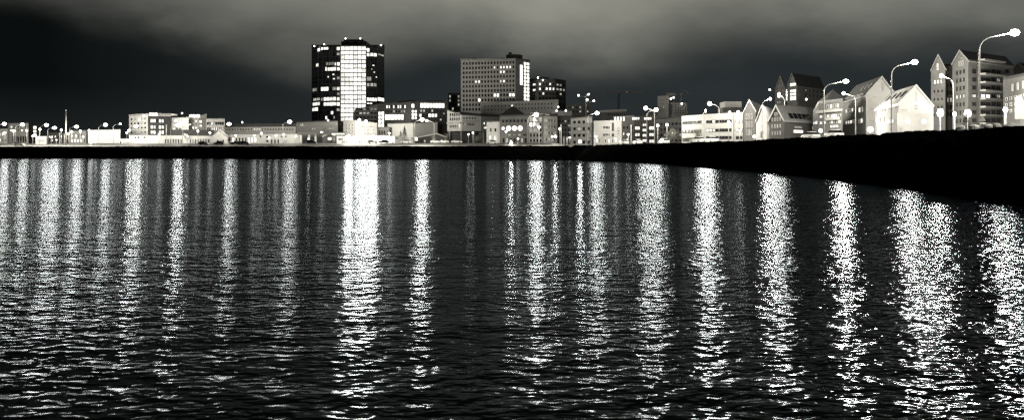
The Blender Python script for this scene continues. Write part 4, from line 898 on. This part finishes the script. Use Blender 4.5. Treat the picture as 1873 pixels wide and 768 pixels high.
# ------------------------------------------------------------------ cars
def make_car(paint, label):
    r0 = root('parked_car', label, 'car', (0, 0, 0), 'cars along the shore road')
    def loft(secs, name, m, par=r0):
        vs = []; fs = []; n = len(secs)
        for x, z0_, z1_, w0, w1 in secs: vs += [(x, -w0, z0_), (x, -w1, z1_), (x, w1, z1_), (x, w0, z0_)]
        for i in range(n - 1):
            for k in range(4): fs.append((i * 4 + k, i * 4 + (k + 1) % 4, i * 4 + 4 + (k + 1) % 4, i * 4 + 4 + k))
        fs += [(3, 2, 1, 0), tuple(n * 4 - 4 + k for k in range(4))]
        return link(name, MB().add(vs, fs).mesh(name, m), par)
    loft([(-2.2, .45, .75, .75, .7), (-2.1, .3, .95, .85, .8), (-1.2, .25, 1.0, .88, .82), (.9, .25, .98, .88, .82), (1.9, .28, .85, .86, .76), (2.2, .4, .65, .74, .68)], 'body', paint)
    loft([(-1.9, .96, 1.0, .78, .76), (-1.35, .97, 1.42, .78, .62), (.2, .97, 1.47, .78, .62), (1.0, .94, .98, .78, .74)], 'cabin_glass', GLASS)
    loft([(-1.3, 1.41, 1.46, .6, .58), (-.5, 1.45, 1.52, .62, .6), (.2, 1.45, 1.49, .6, .58)], 'roof_panel', paint)
    for x in (-1.35, 1.35):
        for s_ in (-1, 1): 
            w = link('wheel', MB().tube([(x, s_ * .72, .32), (x, s_ * .9, .32)], .32, 14).mesh('wheel', RUB), r0); link('rim', MB().tube([(x, s_ * .9, .32), (x, s_ * .915, .32)], .19, 10).mesh('rim', METAL), w)
    for s_ in (-1, 1): link('headlight', MB().ball((2.13, s_ * .55, .62), (.1, .16, .08), 8, 4).mesh('headlight', LT), r0)
    return r0
c0 = 0
c1 = make_car(CARP, ''); c2 = make_car(CARD, ''); u1 = u2 = False
for px, D, yaw, paint, lab in [
          (1482, 150, 1.7, 0, 'white car in front of the skylight roof house'), (1525, 136, 1.6, 0, 'white car under the brick block'), (1276, 200, 2.0, 0, 'white car at the left foot of the banded office'), (1300, 196, 1.9, 0, 'white car below the ribbon windows'),
          (702, 352, 3.1, 1, 'dark car parked before the restaurant'), (682, 352, 0, 0, 'white car parked before the restaurant'), (742, 350, 3.1, 0, 'white car right of the restaurant'), (797, 346, 0, 0, 'white car before the black shed'), (812, 346, 3.1, 0, 'second white car before the black shed'), (835, 346, 0, 0, 'white car under the modernist building'),
          (430, 352, 3.1, 1, 'dark car right of the boat shed'), (447, 352, 0, 1, 'second dark car right of the boat shed'), (400, 353, 3.1, 1, 'dark car before the boat shed'), (372, 353, 0, 1, 'dark car before the long white hall'), (570, 354, 0, 1, 'dark car at the filling station'),
          (1140, 244, 1.9, 0, 'white car beside the split grey office'), (1165, 236, 1.8, 0, 'white car below the square lit windows'), (1214, 226, 1.8, 0, 'white car before the dark bay windowed block'), (900, 330, 3.0, 0, 'white car before the small white house'), (35, 358, 0, 0, 'white car on the far left shore')]:
    if paint == 0: o = c1 if not u1 else copy_tree(c1); u1 = True
    else: o = c2 if not u2 else copy_tree(c2); u2 = True
    x = X(px, D); o.location = (x, D, ground(x, D) + .04); o.rotation_euler.z = yaw; o['label'] = lab

# ------------------------------------------------------------------ bare winter trees and bushes
bark = mat('bark', .1, .9, .3, 2); leafm = mat('winter_twigs', .14, .9, .3, 2, (1, 1, .85)); leafd = mat('dark_conifer', .04, .9, .3, 2)
def make_tree(seed, h, r, m, n, label, conifer=False):
    rnd = random.Random(seed); o = root('tree', label, 'tree', (0, 0, 0), 'small trees along the shore')
    tb = MB().tube([(0, 0, -.3), (.05, 0, h * .3), (-.05, .05, h * .7)], [.14, .1, .04], 7)
    for k in range(9):
        a = rnd.uniform(0, 6.28); z = h * rnd.uniform(.25, .65); q = (math.cos(a) * r * .7, math.sin(a) * r * .7, z + h * .25)
        tb.tube([(0, 0, z), (q[0] * .5, q[1] * .5, z + h * .1), q], [.05, .035, .012], 5)
    link('trunk', tb.mesh('trunk', bark), o)
    cb_ = MB()
    cl = [(rnd.gauss(0, r * .42), rnd.gauss(0, r * .42), h * rnd.uniform(.4, .92), rnd.uniform(.25, .5) * r) for _ in range(14)]
    for k in range(n):
        cx_, cy_, cz_, cr_ = rnd.choice(cl)
        if conifer: zz = rnd.random() ** .8; c = Vector((rnd.gauss(0, 1), rnd.gauss(0, 1), 0)).normalized() * r * (1 - zz) * rnd.uniform(.3, 1) + Vector((0, 0, h * (.1 + .9 * zz)))
        else: c = Vector((cx_, cy_, cz_)) + Vector((rnd.gauss(0, 1), rnd.gauss(0, 1), rnd.gauss(0, 1))) * cr_ * .6
        u = Vector((rnd.gauss(0, 1), rnd.gauss(0, 1), rnd.gauss(0, 1))).normalized(); w = u.orthogonal().normalized(); s_ = rnd.uniform(.06, .16)
        cb_.add([c - u * s_, c + w * s_ * .6, c + u * s_, c - w * s_ * .6], [(0, 1, 2, 3)])
    link('crown', cb_.mesh('crown', m), o); return o
t1 = make_tree(1, 5, 1.8, leafm, 1400, ''); t2 = make_tree(2, 9, 2.6, leafd, 2500, '', True)
f1 = f2 = False
for px, D, k, s_, lab in [(740, 384, 1, .95, 'dark conifer against the grey hall'), (733, 386, 1, .7, 'shorter dark conifer beside the tall one at the grey hall'), (880, 352, 0, .9, 'pale bare tree left of the small white house'), (872, 350, 0, .6, 'low bare bush left of the small white house'), (793, 352, 0, .7, 'low leafy bush before the black shed'),
          (818, 352, 0, .8, 'bare tree at the right end of the black shed'), (1231, 226, 0, .8, 'bright bare tree before the dark bay windowed block'), (1277, 208, 0, .7, 'bush at the corner of the banded office'), (1767, 100, 1, .32, 'small dark conifer below the gabled apartment house'), (420, 360, 0, .6, 'bush right of the boat shed'), (610, 358, 0, .6, 'rounded bush beside the dark gabled shed')]:
    if k == 0: o = t1 if not f1 else copy_tree(t1); f1 = True
    else: o = t2 if not f2 else copy_tree(t2); f2 = True
    x = X(px, D); o.location = (x, D, ground(x, D)); o.scale = (s_, s_, s_); o.rotation_euler.z = px; o['label'] = lab
